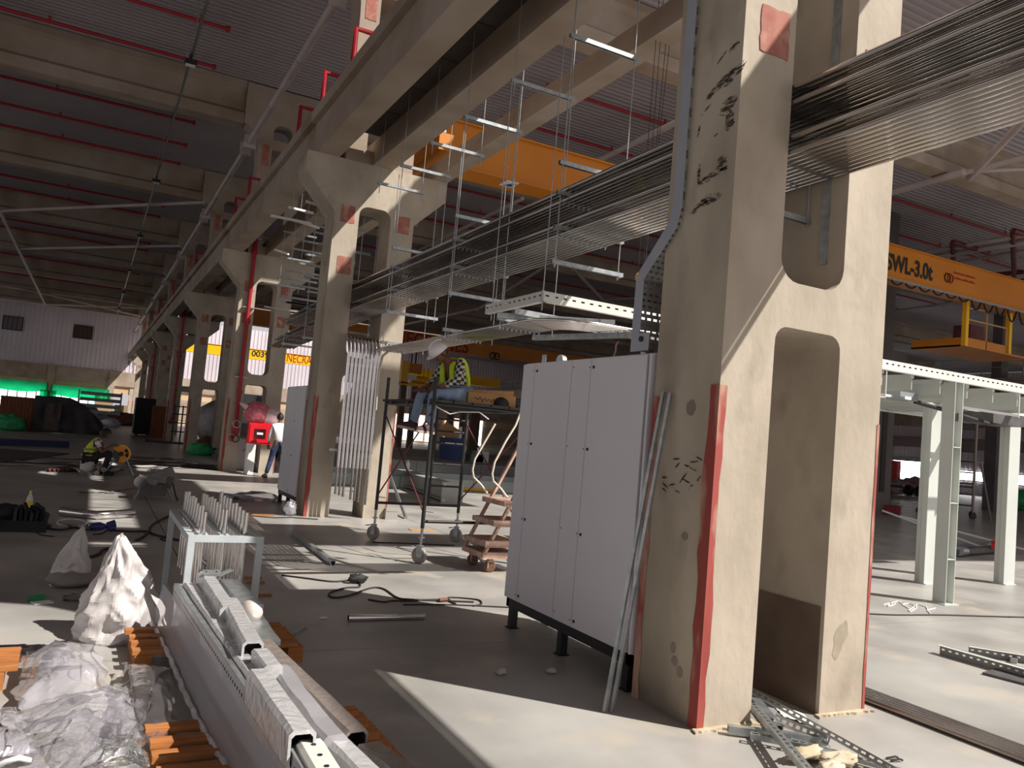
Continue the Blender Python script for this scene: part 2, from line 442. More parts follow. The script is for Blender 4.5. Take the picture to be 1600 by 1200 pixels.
# thin flakes with ragged outlines lying on the left face
def scrape(px, py, w, h, ang, seed, name='scrape_mark', m=DIRT, j=.3):
    p = onx(px, py, 3.29); random.seed(seed); P = []
    for i in range(60):
        a = 2*pi*i/60; r = random.uniform(1-j, 1+.1)
        u, v = w/2*cos(a)*r, h/2*sin(a)*r
        P.append((p.y + u*cos(ang)-v*sin(ang), p.z + u*sin(ang)+v*cos(ang)))
    MB().prism(P, 3.2885, 3.2915, 'x').build(name, m, c0, world=True)
for a in ((1125,132,.30,.055,-.45,1),(1148,115,.2,.07,-.5,2),(1138,165,.16,.1,-.3,3),(1140,190,.09,.14,0,4),(1112,275,.26,.05,-.2,5),(1128,258,.1,.13,-.3,6),
          (1095,320,.22,.05,-.45,7),(1110,312,.2,.06,-.1,8),(1148,72,.1,.04,-.4,9),(1128,90,.1,.012,-.6,10),(1118,212,.05,.012,-.5,11),(1092,205,.02,.08,.2,12),
          (1092,272,.03,.14,0,13),(1103,172,.1,.014,-.5,14)): scrape(*a)
DAMP = mat('damp_spot', '83786C', .9, c2='8C8174', scale=9)
for a in ((1080,637,.09,.1,0,21),(1070,838,.06,.05,0,22),(1052,1012,.05,.07,0,23),(1054,1033,.06,.06,0,24),(1062,1050,.06,.07,0,25)): scrape(*a, name='damp_spot', m=DAMP, j=.15)
random.seed(77)
for i in range(16):
    scrape(1035+random.uniform(0,60), 715+random.uniform(0,55), random.uniform(.05,.12), .012, random.uniform(-.9,.5), 300+i, 'trowel_mark', m=DIRT)
MORT = mat('mortar', 'C0B29A', .95, c2='A89880', scale=12)
for (x0, x1) in ((-.74,-.27), (.27,.74)):
    n = 30; P = [(x0-.02+(x1-x0+.04)*i/n, -.035-.03*MN.noise(V((i*.5,x0*9,1)))-.008*random.random()) for i in range(n+1)] + [(x1+.05, .1), (x1+.03, .55), (x1-.02, .3), (x1, .004), (x0, .004)]
    MB().prism(P, 0, .014, 'z').build('mortar_skirt', MORT, c0)
# dark stained board-mark on the inner face of the right leg, oil stain on its front
MB().box(4.296, 4.3005, 3.66, 4.2, 0, .68).build('stain_patch', mat('wet_stain', '5A4A3C', .8, c2='6B5646', scale=4), c0, world=True)
p = ony(1312, 1000, 3.63)
MB().prism([(p.x+(.055+.01*sin(3*a)+.006*sin(7*a))*cos(a)+.35*(.11*sin(a)), p.z+(.12+.01*cos(5*a))*sin(a)) for a in [2*pi*q/48 for q in range(48)]], 3.6285, 3.632).build('oil_stain', mat('oil_stain', '8E8472', .85, c2='A0947F', scale=7), c0, world=True)

# second rows of columns and their beams, far on the right
def plain_column(x, y, k, row):
    t = thing('grey_column', 'dark grey concrete column %s in the %s row beyond the mezzanine' % (ORD[k], row), 'column', (x, y, 0))
    b = MB().box(-.5, .5, -.3, .3, 0, 5.0).prism([(-.5,5.0),(.5,5.0),(1.0,5.5),(1.0,5.9),(-1.0,5.9),(-1.0,5.5)], -.3, .3).box(-.3, .3, -.25, .25, 5.9, 10.9)
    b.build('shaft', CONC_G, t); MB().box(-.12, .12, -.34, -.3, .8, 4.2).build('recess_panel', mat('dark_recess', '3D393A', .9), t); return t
CONC_G = mat('concrete_grey', '6E6664', .9, c2='5E5755', scale=1)
for k in range(5): plain_column(41.0, 24.6+DY*k, k, 'far')
for (x, lab) in ((41.0, 'grey runway beam with a railing along the far column row'),):
    t = thing('runway_beam', lab, 'beam', (x, 19, 5.9))
    MB().box(-.25, .25, 0, 72, .0, .7).box(-.45, .45, 0, 72, .7, .85).build('beam', CONC_D, t)
    r = MB()
    for i in range(34): r.bar((-.4, 2.1*i, .85), (-.4, 2.1*i, 1.85), .05, .05)
    r.bar((-.4, 0, 1.85), (-.4, 70, 1.85), .05, .05); r.bar((-.4, 0, 1.4), (-.4, 70, 1.4), .04, .04); r.build('railing', GREYS, t)

# ------------------------------------------------------------------ beams along the colonnade
for k in range(-1, 9):
    ya, yb = YK(k)+.3, YK(k+1)+.29
    where = 'over the camera' if k < 0 else 'after the %s column' % ORD[k]
    t = thing('edge_beam', 'concrete edge beam with a projecting top ledge, span %s' % where, 'beam', (0, ya, 6.11))
    MB().sect([(-2.9,0),(-2.9,.57),(-2.81,.57),(-2.81,.76),(-3.28,.76),(-3.28,0)], (0,0,0), (0,yb-ya,0), up=(0,0,1)).build('beam', CONC_D, t) if False else \
    MB().prism([(2.9,0),(3.28,0),(3.28,.76),(2.80,.76),(2.80,.57),(2.9,.57)], 0, yb-ya).build('beam', CONC_D, t)
    if 0 <= k < 7:
        t = thing('middle_beam', 'plain concrete beam beside the edge beam, span %s' % where, 'beam', (0, ya, 6.11))
        MB().box(3.88, 4.25, 0, yb-ya, 0, .45).build('beam', CONC_D, t)
    if k < 7:
        t = thing('crane_beam', 'concrete crane runway beam with a steel rail, span %s' % where, 'beam', (0, ya, 6.11))
        MB().prism([(5.0,0),(5.28,0),(5.28,.38),(5.13,.38),(5.13,.3),(5.0,.3)], 0, yb-ya).build('beam', CONC_D, t)
        MB().box(5.18, 5.24, 0, yb-ya, .38, .45).build('rail', GREYS, t)
DECKM = mat('deck_dark', '4A4038', .95, c2='3A322C', scale=2)
t = thing('deck_slab', 'dark walkway deck between the edge beam and the middle beam', 'deck', (0, YK(0)+.5, 6.56))
for i in range(8): MB().box(3.26, 3.92, 1.13*i, 1.13*i+1.1, 0, .1).build('plank', DECKM, t)
# roof girders across the left bay (I-shaped concrete)
IPROF = [(-.25,0),(.25,0),(.25,.3),(.09,.42),(.09,.98),(.2,1.06),(.2,1.24),(-.2,1.24),(-.2,1.06),(-.09,.98),(-.09,.42),(-.25,.3)]
for k in range(2, 9):
    t = thing('roof_girder', 'concrete I-shaped roof girder over the left bay, %s from the camera' % ORD[k-2], 'girder', (0, YK(k)+.3, 9.7))
    MB().prism([(a, b) for a, b in IPROF], -24, 2.91, 'x').build('girder', CONC_D, t)
for k in range(0, 8):
    t = thing('roof_girder', 'concrete I-shaped roof girder over the crane bay, %s from the camera' % ORD[k], 'girder', (0, YK(k)+.3, 9.7))
    MB().prism([(a, b) for a, b in IPROF], 5.09, 62, 'x').build('girder', CONC_D, t)
# ================================================================== overhead services
# three tiers of polished conduits running through the columns
TX = [3.748+.057*i for i in range(10)]
TIERS = [(3.985, 18.5, .10, 'topmost'), (3.883, 18.9, .12, 'second'), (3.655, 19.8, .2, 'third'), (3.552, 20.2, .22, 'lowest')]
for z, ye, dr, nm in TIERS:
    me = MB().tube([(0,-1.6,0), (0,13.4,0), (0,ye-.8,-dr*.75), (0,ye,-dr)], .021, 10, inner=.86).mesh('conduit', CHROME)
    for i, x in enumerate(TX):
        o = link('conduit', me); o.location = (x, random.uniform(-.15,.15), z)
        tag(o, 'long polished steel conduit, %s from the left in the %s layer of the overhead rack' % (ORD[i], nm), 'conduit', 'conduits in the %s layer' % nm)
# strut channel profile (open downwards)
CH = [(-.021,0),(-.021,.041),(.021,.041),(.021,0),(.012,0),(.012,.006),(.017,.006),(.017,.037),(-.017,.037),(-.017,.006),(-.012,.006),(-.012,0)]
clampme = MB().tube([(.025*cos(2*pi*i/10), 0, .025*sin(2*pi*i/10)) for i in range(11)], .0045, 4, cap=False).box(-.008,.008,-.012,.012,.027,.05).box(-.006,.006,-.006,.006,-.05,-.029).mesh('clamp', GALV)
def channel(x0, x1, y, z, parent, m=GALV):
    c = MB().sect([(a, b) for a, b in CH], (x0,0,z), (x1,0,z)).build('channel', m, parent); c.location = (0, 0, 0); return c
HY = [5.1, 6.4, 7.6, 8.85, 9.96, 11.13, 12.2, 14.4, 15.4, 16.4, 17.4, 18.4, 19.6]
for n, y in enumerate(HY):
    full = n in (1, 3, 5, 7, 9, 11)
    t = thing('trapeze_hanger', 'galvanised trapeze hanger with two rods, %s along the conduit rack%s' % (ORD[n] if n < 16 else str(n), ', carrying all four layers' if full else ', upper channel only'),
              'hanger', (0, y, 0), 0, 'trapeze hangers of the conduit rack')
    xr = 4.45
    channel(3.64, xr, y, 5.44, t)
    if n > 6:
        channel(3.64, 4.45, y, 6.068, t)
        for zz in (4.25+random.uniform(-.1,.1), 4.75): channel(3.4+random.uniform(-.1,.1), 4.3, y, zz, t)
    lo_z = 3.22 if full else (4.3 if n > 6 else 5.3)
    for x in (3.68, 4.40):
        MB().tube([(x,0,lo_z), (x,0,6.56)], .0065, 6).build('rod', GALV, t)
        b = MB()
        for zz in ([5.43, 5.49] + ([3.235, 3.30, 4.19, 4.25] if full else [])): b.lathe([(.013,0),(.013,.012)], (x,0,zz), 6)
        b.build('nut', GALV, t)
    if full:
        channel(3.64, xr, y, 4.2, t); channel(3.64, xr, y, 3.25, t)
        for q, (z, ye, dr, nm) in enumerate(TIERS):
            if y > ye: continue
            zz = z - (dr*.75*max(0, y-13.4)/(ye-.8-13.4))
            if q % 2: channel(3.64, 4.43, y, zz+.026, t)
            else: continue
            for x in TX:
                c = link('clamp', clampme, t); c.location = (x, .05, zz)
t = thing('trapeze_hanger', 'short hanger fixed between the legs of the first column with a row of clamps', 'hanger', (0, 3.95, 0))
channel(3.715, 4.295, 0, 4.08, t); channel(3.715, 4.295, 0, 3.58, t); channel(3.715, 4.295, 0, 3.26, t)
for x in (3.735, 4.275): MB().tube([(x,0,3.24),(x,0,4.14)], .0065, 6).build('rod', GALV, t)
for z, ye, dr, nm in TIERS:
    for x in TX[:9]: c = link('clamp', clampme, t); c.location = (x, .05, z)
# loose channels and rods scattered beyond the second column
for i, (px, py, w, Y) in enumerate(((455, 345, .75, 15.0), (470, 330, .5, 15.6), (497, 322, .5, 14.6), (480, 352, .6, 16.2), (440, 395, .5, 21.0))):
    p = ony(px, py, Y)
    t = thing('strut_channel', 'short bright strut channel hung beyond the second column, %s from the top' % ORD[i], 'channel', (p.x, Y, p.z), .15*i, 'loose strut channels beyond the second column')
    MB().sect(CH, (-w/2,0,0), (w/2,0,0)).build('channel', WHITE, t); MB().tube([(0,0,0),(0,0,6.5-p.z)], .006, 5).build('rod', GALV, t)

# nine bent conduits dropping through the opening of the second column
for i in range(9):
    x = 3.70+.066*i
    pts = [(0,0,.86),(0,0,2.78)] + arc((0,.3,2.78), .3, 180, 90, 6, (0,1,0), (0,0,1)) + [(0,1.0,3.08)]
    t = thing('bent_conduit', 'bright conduit bent down at the second column, %s from the left' % ORD[i], 'conduit', (x, 13.05, 0), 0, 'bent conduits at the second column')
    MB().tube(pts, .0275, 10, inner=.85).build('tube', CHROME2, t)
    MB().tube([(0,0,2.28-.07*(i > 3)),(0,0,2.42-.07*(i > 3))], .033, 10).build('coupling', CHROME2, t)
    MB().tube([(0,0,2.56),(0,0,2.60)], .033, 10).build('coupling', CHROME2, t)
    if i % 4 != 3: MB().tube([(0,0,.42-.02*i),(0,0,.9)], .021, 8, inner=.8).build('sleeve', CHROME, t)
t = thing('clamp_rail', 'short strut rail clamping the bent conduits low down at the second column', 'channel', (3.62, 13.11, 1.12))
MB().sect(CH, (-.08,0,0), (.66,0,0)).build('channel', GALV, t)
for i in range(9):
    c = link('clamp', clampme, t); c.location = (.08+.066*i, -.05, .02)
# flexible curved tube beside them
tag(MB().tube([fl(608,548,2.8), ony(598,556,11.8), ony(592,580,11.9), ony(589,610,12.0), ony(587,640,12.1)], .02, 8).build('curved_tube', mat('pale_conduit', 'CFC6B8', .45)), 'pale curved tube end hanging by the right leg of the second column', 'conduit')

# single layer of conduits below, turning towards the right behind the cabinet
for i in range(9):
    x = 3.82+.056*i; y = 6.64+.056*i; r = .55-.03*i
    pts = [(x,11.95,2.78),(x,y+r,2.8)] + arc((x+r,y+r,2.8), r, 180, 270, 8, (1,0,0), (0,1,0))[1:] + [(6.6,y,2.8)]
    o = MB().tube(pts, .0195, 9, inner=.86).build('conduit', CHROME2)
    tag(o, 'steel conduit of the low layer turning right above the cabinet, %s from the outer edge' % ORD[i], 'conduit', 'conduits in the low turning layer')
for j, y in enumerate((11.5, 9.1, 7.6)):
    t = thing('trapeze_hanger', 'low trapeze hanger under the turning conduits, %s' % ('near the second column', 'above the scaffold', 'at the turn')[j], 'hanger', (0, y, 0))
    channel(3.72, 4.45, y, 2.835, t)
    for x in (3.76, 4.41): MB().tube([(x,0,2.74),(x,0,5.44)], .006, 6).build('rod', GALV, t)
    for i in range(9):
        c = link('clamp', clampme, t); c.location = (3.82+.056*i, .05, 2.795)
# perforated white tray frame above the cabinet
PERF = mat('white_tray', 'D9D8D0', .5, c2='CFCEC6', scale=2)
def perf_side(p, q, h, name, par, n, m=PERF):
    # upright plate with a row of real slots and flanges at top and bottom
    p, q = V(p), V(q); d = (q-p); L = d.length; d.normalize(); s = d.cross(V((0,0,1)))
    b = MB(); w = L/n
    for i in range(n):
        a0, a1 = p+d*(w*i), p+d*(w*(i+1)); m0, m1 = p+d*(w*(i+.3)), p+d*(w*(i+.7))
        for (u, v, z0, z1) in ((a0,m0,0,h), (m1,a1,0,h), (m0,m1,0,h*.52), (m0,m1,h*.68,h)):
            b.add([u+V((0,0,z0)), v+V((0,0,z0)), v+V((0,0,z1)), u+V((0,0,z1))], [(0,1,2,3)])
    for z in (0, h): b.add([p+V((0,0,z)), q+V((0,0,z)), q+V((0,0,z))-s*.05, p+V((0,0,z))-s*.05], [(0,1,2,3)])
    return b.build(name, m, par, world=True)
t = thing('tray_frame', 'hung white perforated channel frame above the tall cabinet', 'frame', (3.58, 6.42, 2.88))
perf_side((3.58,7.62,2.88), (3.58,6.4,2.88), .1, 'side_channel', t, 12); perf_side((3.58,6.4,2.88), (5.3,6.46,2.88), .1, 'front_channel', t, 17)
MB().obox((3.585,6.41,2.93), .02, .02, .11).build('corner_plate', GALV, t, world=True)
for (x, y) in ((3.6,6.43),(3.6,7.5),(5.05,6.47)): MB().tube([(x,y,2.8),(x,y,5.44)], .006, 6).build('rod', GALV, t, world=True)
for i, (a, b) in enumerate((((3.62,7.4,2.82),(4.75,6.9,2.86)), ((4.35,7.9,2.72),(4.85,6.5,2.72)), ((3.7,7.2,2.86),(4.3,7.25,2.86)))):
    o = MB().sect([(c*1.4, d*1.4) for c, d in CH], a, b).build('strut_channel', GALV)
    tag(o, 'strut channel bearing the turning conduits, %s' % ('long slanting one below the tray frame', 'one lying crosswise under the conduits', 'short one next to the tray corner')[i], 'channel')

# perforated cable tray rising from the cabinet along the first column
TRG = mat('tray_blue_grey', 'A6A9B2', .5, metal=.1, c2='9DA0A9', scale=4)
t = thing('cable_tray', 'blue-grey perforated cable tray rising from the tall cabinet along the first column', 'tray', (3.25, 4.42, 2.26))
path = [(4.41,2.26),(4.41,2.76),(4.10,3.06),(4.06,3.2),(4.06,6.0)]
xa, xb = 3.25, 3.72
def off(i, w):
    p = path[i]; a = path[max(i-1,0)]; c = path[min(i+1,len(path)-1)]
    d = V((c[0]-a[0], c[1]-a[1])).normalized(); return (p[0]+d.y*w, p[1]-d.x*w)
for x in (xa, xb):
    b = MB()
    for i in range(len(path)-1):
        q = [off(i,.0), off(i,.09), off(i+1,.09), off(i+1,.0)]
        b.prism([(a, c) for a, c in q], x-.004, x+.004, 'x')
    b.build('side_rail', TRG, t, world=True)
b = MB(); nw = 9
for i in range(len(path)-1):
    p, q = V(off(i,.012)), V(off(i+1,.012)); L = (q-p).length; nr = max(2, round(L/.042))
    if i == 3: nr = 20
    for r in range(nr):
        u0, u1 = p.lerp(q, r/nr), p.lerp(q, (r+1)/nr); um, un = u0.lerp(u1, .3), u0.lerp(u1, .7)
        for c in range(nw):
            x0 = xa+(xb-xa)*c/nw; x1 = xa+(xb-xa)*(c+1)/nw; xm = x0+(x1-x0)*(.2 if r % 2 else .0); xn = x0+(x1-x0)*(.8 if r % 2 else .6)
            for (ua, ub, xx, xy) in ((u0,um,x0,x1), (un,u1,x0,x1), (um,un,x0,xm), (um,un,xn,x1)):
                if xy-xx > 1e-4: b.add([(xx,ua.x,ua.y),(xy,ua.x,ua.y),(xy,ub.x,ub.y),(xx,ub.x,ub.y)], [(0,1,2,3)])
b.build('perforated_base', GALV, t, world=True)
MB().obox((3.243,4.37,2.32), .006, .15, .12).build('joint_plate', TRG, t, world=True)
MB().lathe([(.02,0),(.02,.012)], (3.24,4.37,2.34), 10, (-1,0,0)).build('hole_rim', BLACK, t, world=True)
# steel post on the inside of the right leg of the first column
t = thing('slotted_post', 'slotted grey steel post fixed inside the first column opening', 'post', (4.285, 3.8, 2.95))
MB().box(-.012,.012,-.03,.03,0,2.2).build('post', GALV, t)

# ------------------------------------------------------------------ cranes
def crane(Y, lab, m=ORANGE, x1=40.5):
    t = thing('bridge_crane', lab, 'crane', (5.21, Y, 6.42))
    MB().box(0, x1-5.21, -.0, .5, .66, 1.56).build('girder', m, t)
    MB().box(-.1, x1-5.21, -.06, .62, .62, .66).box(-.1, x1-5.21, -.06, .62, 1.56, 1.6).build('flange', m, t)
    MB().box(-.14, .14, -1.6, 2.1, .3, .62).build('end_carriage', m, t)
    for y in (-1.3, 1.8): MB().lathe([(.12,-.05),(.12,.05)], (0,y,.71), 14, (1,0,0)).build('wheel', GREYS, t)
    return t
RLET = mat('red_lettering', 'A0160E', .6); KLET = mat('black_lettering', '1C1613', .6)
ca = crane(15.0, 'nearest orange bridge crane marked SWL-3.0t high across the hall')
def crane_text(t, s, px, py, Y, size, m, sq=1.0, bold=0.0):
    p = ony(px, py, Y); o = wm(t).translation
    return text('lettering', s, size, m, t, (p.x-o.x, -.012, p.z-o.z), (pi/2, 0, 0), .004, sq, bold)
o = crane_text(ca, 'SWL-3.0t', 1384, 427, 15.0, .62, KLET, 1, .02); fit_text(o, 2.05, .47); o.location.z += .14
o = crane_text(ca, 'O', 1196, 370, 15.0, .6, RLET, 1, .012); fit_text(o, 1.0, .5)
for dx in (0, .14):
    p = ony(1480, 434, 15.0)
    MB().tube([(p.x-5.21+dx+.13*cos(a), -.012, p.z-6.42+.13*sin(a)) for a in [2*pi*i/20 for i in range(21)]], .022, 4, cap=False).build('ring_emblem', KLET if dx == 0 else RLET, ca)
p = ony(1490, 429, 15.0)
for j, (z, w) in enumerate(((.04, 1.0), (-.12, 1.05))):
    b = MB(); random.seed(3+j); x = 0
    while x < w:
        a = random.uniform(.03, .09); b.box(p.x-5.21+x, p.x-5.21+x+a, -.014, -.006, p.z-6.42+z, p.z-6.42+z+.035+.03*random.random()); x += a+.02
    b.build('small_lettering', RLET, ca)
p = ony(800, 277, 15.0)
MB().prism([(3.0,.60),(3.55,.60),(3.45,.6),(3.0,.6)], -.02, .0).build('sign_edge', WHITE, ca) if False else None
q = [fl(x, y, 7.175) for x, y in ((780,278),(792,271),(812,276),(800,283))]
MB().add([(v.x-5.21, v.y-15, .60) for v in q] + [(v.x-5.21, v.y-15, .616) for v in q], [(0,1,2,3),(4,5,6,7),(0,1,5,4),(1,2,6,5),(2,3,7,6),(3,0,4,7)]).build('warning_plate', WHITE, ca)
q = [fl(x, y, 7.165) for x, y in ((786,279),(797,277),(809,277),(799,282))]
MB().add([(v.x-5.21, v.y-15, .598) for v in q], [(0,1,2,3)]).build('warning_mark', mat('sign_blue', '2446A0', .5), ca)
for px, py in ((845,213),(926,236),(1350,338),(1396,390),(1451,394),(1496,406),(1536,418),(1575,432)):
    p = ony(px, py, 15.25); MB().bar((p.x-5.21,.1,1.58), (p.x-5.21+.06,.75,1.64), .06, .06).build('bracket', GALV, ca)
for i in range(13):   # festoon cable loops
    x = 13.8+.62*i; s = .12+.16*(i > 6)+.1*(i > 9)
    MB().tube([(x+.5*u, -.03, .58-s*4*u*(1-u)) for u in [j/8 for j in range(9)]], .028, 5).build('festoon_loop', BLACKR, ca)
MB().box(13.4, 22.5, -.05, 0, .56, .62).build('festoon_track', GREYS, ca)
# maintenance basket hung under the crane
t = thing('hoist_basket', 'orange railed maintenance basket hung below the nearest crane', 'platform', (23.6, 15.3, 5.62))
MB().box(0, 3.6, 0, 1.8, 0, .05).build('deck', ORANGE, t); MB().box(0,2.15,-.02,.02,.0,.28).box(0,.04,0,1.8,0,.28).build('toe_board', ORANGE, t)
MB().box(-.02,.12,-.05,.09,0,1.75).build('hanger_post', YELL, t); MB().box(2.5,2.64,.1,.24,0,1.75).build('hanger_post', YELL, t)
MB().bar((0,0,.85),(2.15,0,.85),.04,.04).bar((2.15,0,0),(2.15,0,.87),.04,.04).bar((1.1,0,0),(1.1,0,1.25),.04,.04).bar((0,0,1.2),(1.1,0,1.25),.04,.04).build('guard_rail', mat('pale_orange', 'C08A48', .5), t)
MB().box(1.7,2.4,.9,1.5,.3,1.0).build('hoist_motor', DKRED, t)
cb = crane(50.0, 'second orange bridge crane lettered in red farther down the hall')
o = crane_text(cb, 'NECRANES', 616, 527, 50.0, 1.0, RLET, 1, .022); fit_text(o, 5.4, .9); o.location.z -= .38
p = ony(770, 556, 50.0)
for dx in (0, .3): MB().tube([(p.x-5.21+dx+.22*cos(a), -.02, p.z-6.42+.22*sin(a)) for a in [2*pi*i/14 for i in range(15)]], .05, 4, cap=False).build('ring_emblem', KLET, cb)
cc = crane(80.5, 'farthest bridge crane, bright yellow with the black number 00393', YELL)
o = crane_text(cc, '00393', 393, 556, 80.5, .8, KLET, 1, .015); fit_text(o, 2.0, .55); o = crane_text(cc, 'NECRAN', 448, 565, 80.5, .95, RLET); fit_text(o, 3.0, .8)
# yellow trolley with hoist on the second crane
p = ony(640, 600, 50.2)
t = thing('crane_trolley', 'yellow hoist trolley hanging from the second crane beyond the second column', 'hoist', (p.x, 50.0, p.z))
MB().tube([(.0,.25,1.4),(.0,.25,7.1-p.z)], .05, 5).tube([(.3,.25,1.4),(.3,.25,7.1-p.z)], .05, 5).build('hoist_rope', BLACK, t)
MB().box(-.7,-.2,0,.6,0,1.5).box(-.9,1.0,0,.6,-.1,.08).build('side_frame', YELL, t); MB().box(-.2,.75,.1,.5,.75,1.4).build('motor_box', ORANGE, t)
MB().box(-.3,.35,-.06,0,.3,.62).build('name_plate', WHITE, t); MB().lathe([(.25,0),(.25,1.1)], (.1,.3,.35), 12, (1,0,0)).build('drum', YELL, t)
for x in (.6,.9,1.2): MB().tube([(x,.1,0),(x,.1,1.2)], .03, 5).build('post', ORANGE, t)
MB().tube([(.9,.2,-.1),(.9,.2,-.5)], .1, 6).box(.8,1.0,.1,.3,-.55,-.3).build('hook_block', BLACK, t)

# ------------------------------------------------------------------ roof services
headme = MB().lathe([(.03,0),(.03,.06),(.05,.07),(.05,.08)], (0,0,0), 6).mesh('sprinkler_head', REDP)
def sprinkler(x0, x1, y, n, lab, grp):
    t = thing('sprinkler_pipe', lab, 'pipe', (x0, y, 10.68), 0, grp)
    MB().tube([(0,0,0),(x1-x0,0,0)], .045, 8).build('pipe', REDP, t)
    MB().lathe([(.07,-.05),(.07,.05)], (0 if abs(x0) < abs(x1) else x1-x0,0,0), 8, (1,0,0)).build('end_cap', REDP, t)
    for i in range(n):
        xx = (.6+3.2*i)*(1 if x1 > x0 else -1); MB().tube([(xx,0,.04),(xx,0,.3)], .012, 4).build('hanger_rod', GREYS, t)
        h = link('sprinkler_head', headme, t); h.location = (.6+3.2*i if x1 > x0 else -.6-3.2*i, 0, .05)
nn = 0
for k in range(2, 10):
    for dy in (-5.8, -3.3, -.87):
        y = YK(k)+dy
        sprinkler(1.9, -20, y, 6, 'red sprinkler pipe under the left roof, %s of its bay, bay beyond the %s girder' % (['first','second','third'][nn % 3], ORD[nn//3]), 'red sprinkler pipes under the left roof'); nn += 1
for n, y in enumerate((17.6, 20.2, 22.4, 27.2, 29.6, 32.1, 37.0, 39.4)):
    sprinkler(9.5, 40, y, 8, 'red sprinkler pipe under the crane bay roof, %s from the camera' % ORD[n], 'red sprinkler pipes over the crane bay')
# light rail with floodlights
t = thing('light_rail', 'thin galvanised light rail running down the left bay under the roof', 'rail', (1.15, 15.2, 9.55))
MB().box(-.025,.025,0,73,0,.02).box(-.025,-.02,0,73,0,.05).box(.02,.025,0,73,0,.05).build('rail', GALV, t)
rods = MB()
for i in range(30): rods.tube([(0,1+2.43*i,.05),(0,1+2.43*i,1.4)], .008, 4)
rods.build('rod', GALV, t)['kind'] = 'stuff'
for i, y in enumerate((19.1, 30.0, 40.4, 51.4, 62.0, 73.0)):
    t = thing('floodlight', 'black square floodlight on the light rail, %s from the camera' % ORD[i], 'light', (1.14, y, 9.3), 0, 'floodlights on the light rail')
    MB().box(-.13,.13,-.09,.09,0,.12).box(-.03,.03,-.03,.03,.12,.26).build('housing', BLACK, t); MB().box(-.11,.11,-.07,.07,-.012,0).build('diffuser', WHITE, t)
    MB().tube([(-.1,0,.1),(-.1,0,.27),(.1,0,.27),(.1,0,.1)], .012, 5).build('bracket', GALV, t)
# white tie pipes between the column heads
for k in range(1, 9):
    t = thing('tie_pipe', 'white steel tie pipe between column heads, %s from the camera' % ORD[k-1], 'pipe', (3.12, YK(k)+.64, 9.2), 0, 'white tie pipes along the colonnade')
    L = DY-.66
    MB().tube([(0,.1,0),(0,L-.1,0)], .085, 10).build('pipe', STEELW, t); MB().box(-.16,.16,0,.03,-.18,.18).build('end_plate', STEELW, t); MB().box(-.16,.16,L-.03,L,-.18,.18).build('end_plate', STEELW, t)
    MB().lathe([(.092,-.02),(.092,.02)], (0,L*.33,0), 10, (0,1,0)).lathe([(.092,-.02),(.092,.02)], (0,L*.66,0), 10, (0,1,0)).build('collar', GREYS, t)
BR = [((3.0,32.7),(-4.5,41.6)), ((-4.5,41.6),(-4.5,80)), ((-4.5,80),(3.1,72.3)), ((-12,32.7),(-4.5,41.6)), ((-12,66),(-4.5,71.5)), ((-4.5,71.5),(3.0,79.5)), ((3.05,42.4),(-4.5,51.5)), ((-12,80),(-4.5,80))]
for i, (a, b) in enumerate(BR):
    o = MB().tube([(a[0],a[1],9.62),(b[0],b[1],9.62)], .075, 8).build('bracing_pipe', STEELW)
    tag(o, 'white roof bracing pipe of the left bay, %s' % ('from the fourth column head', 'the long one running down the bay', 'slanting near the far wall', 'at the left edge of the picture', 'short slanting far one', 'far one meeting the colonnade', 'faint one behind the first brace', 'crosswise far one')[i], 'pipe')
# pipes and braces in the crane bay roof
def zpipe(pa, pb, z, r, lab, ext=0.0, zb=None):
    z = 9.7-r; a, b = fl(*pa, z), fl(*pb, z); d = (b-a)
    o = MB().tube([a-d*ext, b+d*ext], r, 8).build('bracing_pipe', STEELW); return tag(o, lab, 'pipe')
zpipe((947,245),(1066,187), 9.3, .08, 'white tie pipe seen between the conduits and the first column', .6)
zpipe((652,392),(797,320), 9.35, .07, 'white tie pipe farther along above the conduit rack', .1)
zpipe((1396,300),(1496,271), 9.4, .1, 'thick white brace right of the first column', .1)
zpipe((1526,266),(1600,188), 9.4, .09, 'white brace rising to the right from the girder joint', .2)
zpipe((1530,264),(1600,246), 9.3, .08, 'white brace going right from the girder joint, upper one', .3)
zpipe((1530,267),(1600,264), 9.2, .06, 'thin white brace going right from the girder joint, lower one', .3)
zpipe((1441,395),(1600,367), 9.3, .08, 'upper white pipe above the nearest crane', .3)
zpipe((1462,401),(1600,378), 9.0, .11, 'thick white pipe above the nearest crane', .3)
zpipe((1494,410),(1600,392), 8.9, .07, 'lower white pipe above the nearest crane', .3)
zpipe((1386,488),(1490,473), 8.8, .07, 'thin white pipe under the nearest crane', .2)
zpipe((640,505),(765,478), 9.3, .1, 'far white tie pipe over the second crane', .4)
zpipe((760,475),(870,405), 9.3, .09, 'far white brace seen above the tray frame', .2)
zpipe((905,430),(945,472), 9.3, .09, 'dull brace crossing behind the tray frame', .2)
zpipe((850,470),(990,466), 9.3, .06, 'thin far brace level behind the tray frame', .2)
zpipe((610,388),(640,360), 9.4, .08, 'short white brace inside the second column opening', .3)
for i, (a, b) in enumerate((((1545,260),(1600,275)), ((1560,470),(1600,462)))):
    pass
t = thing('red_pipework', 'dark red fire pipework high behind the nearest crane', 'pipe', (24, 17, 9))
for a, b in (((1548,455),(1600,438)), ((1488,380),(1490,405)), ((1488,378),(1545,395)), ((1583,360),(1585,445)), ((1583,360),(1600,365)), ((1545,430),(1600,425))):
    MB().tube([fl(*a, 9.6), fl(*b, 9.6)], .09, 6).build('pipe', DKRED, t, world=True)
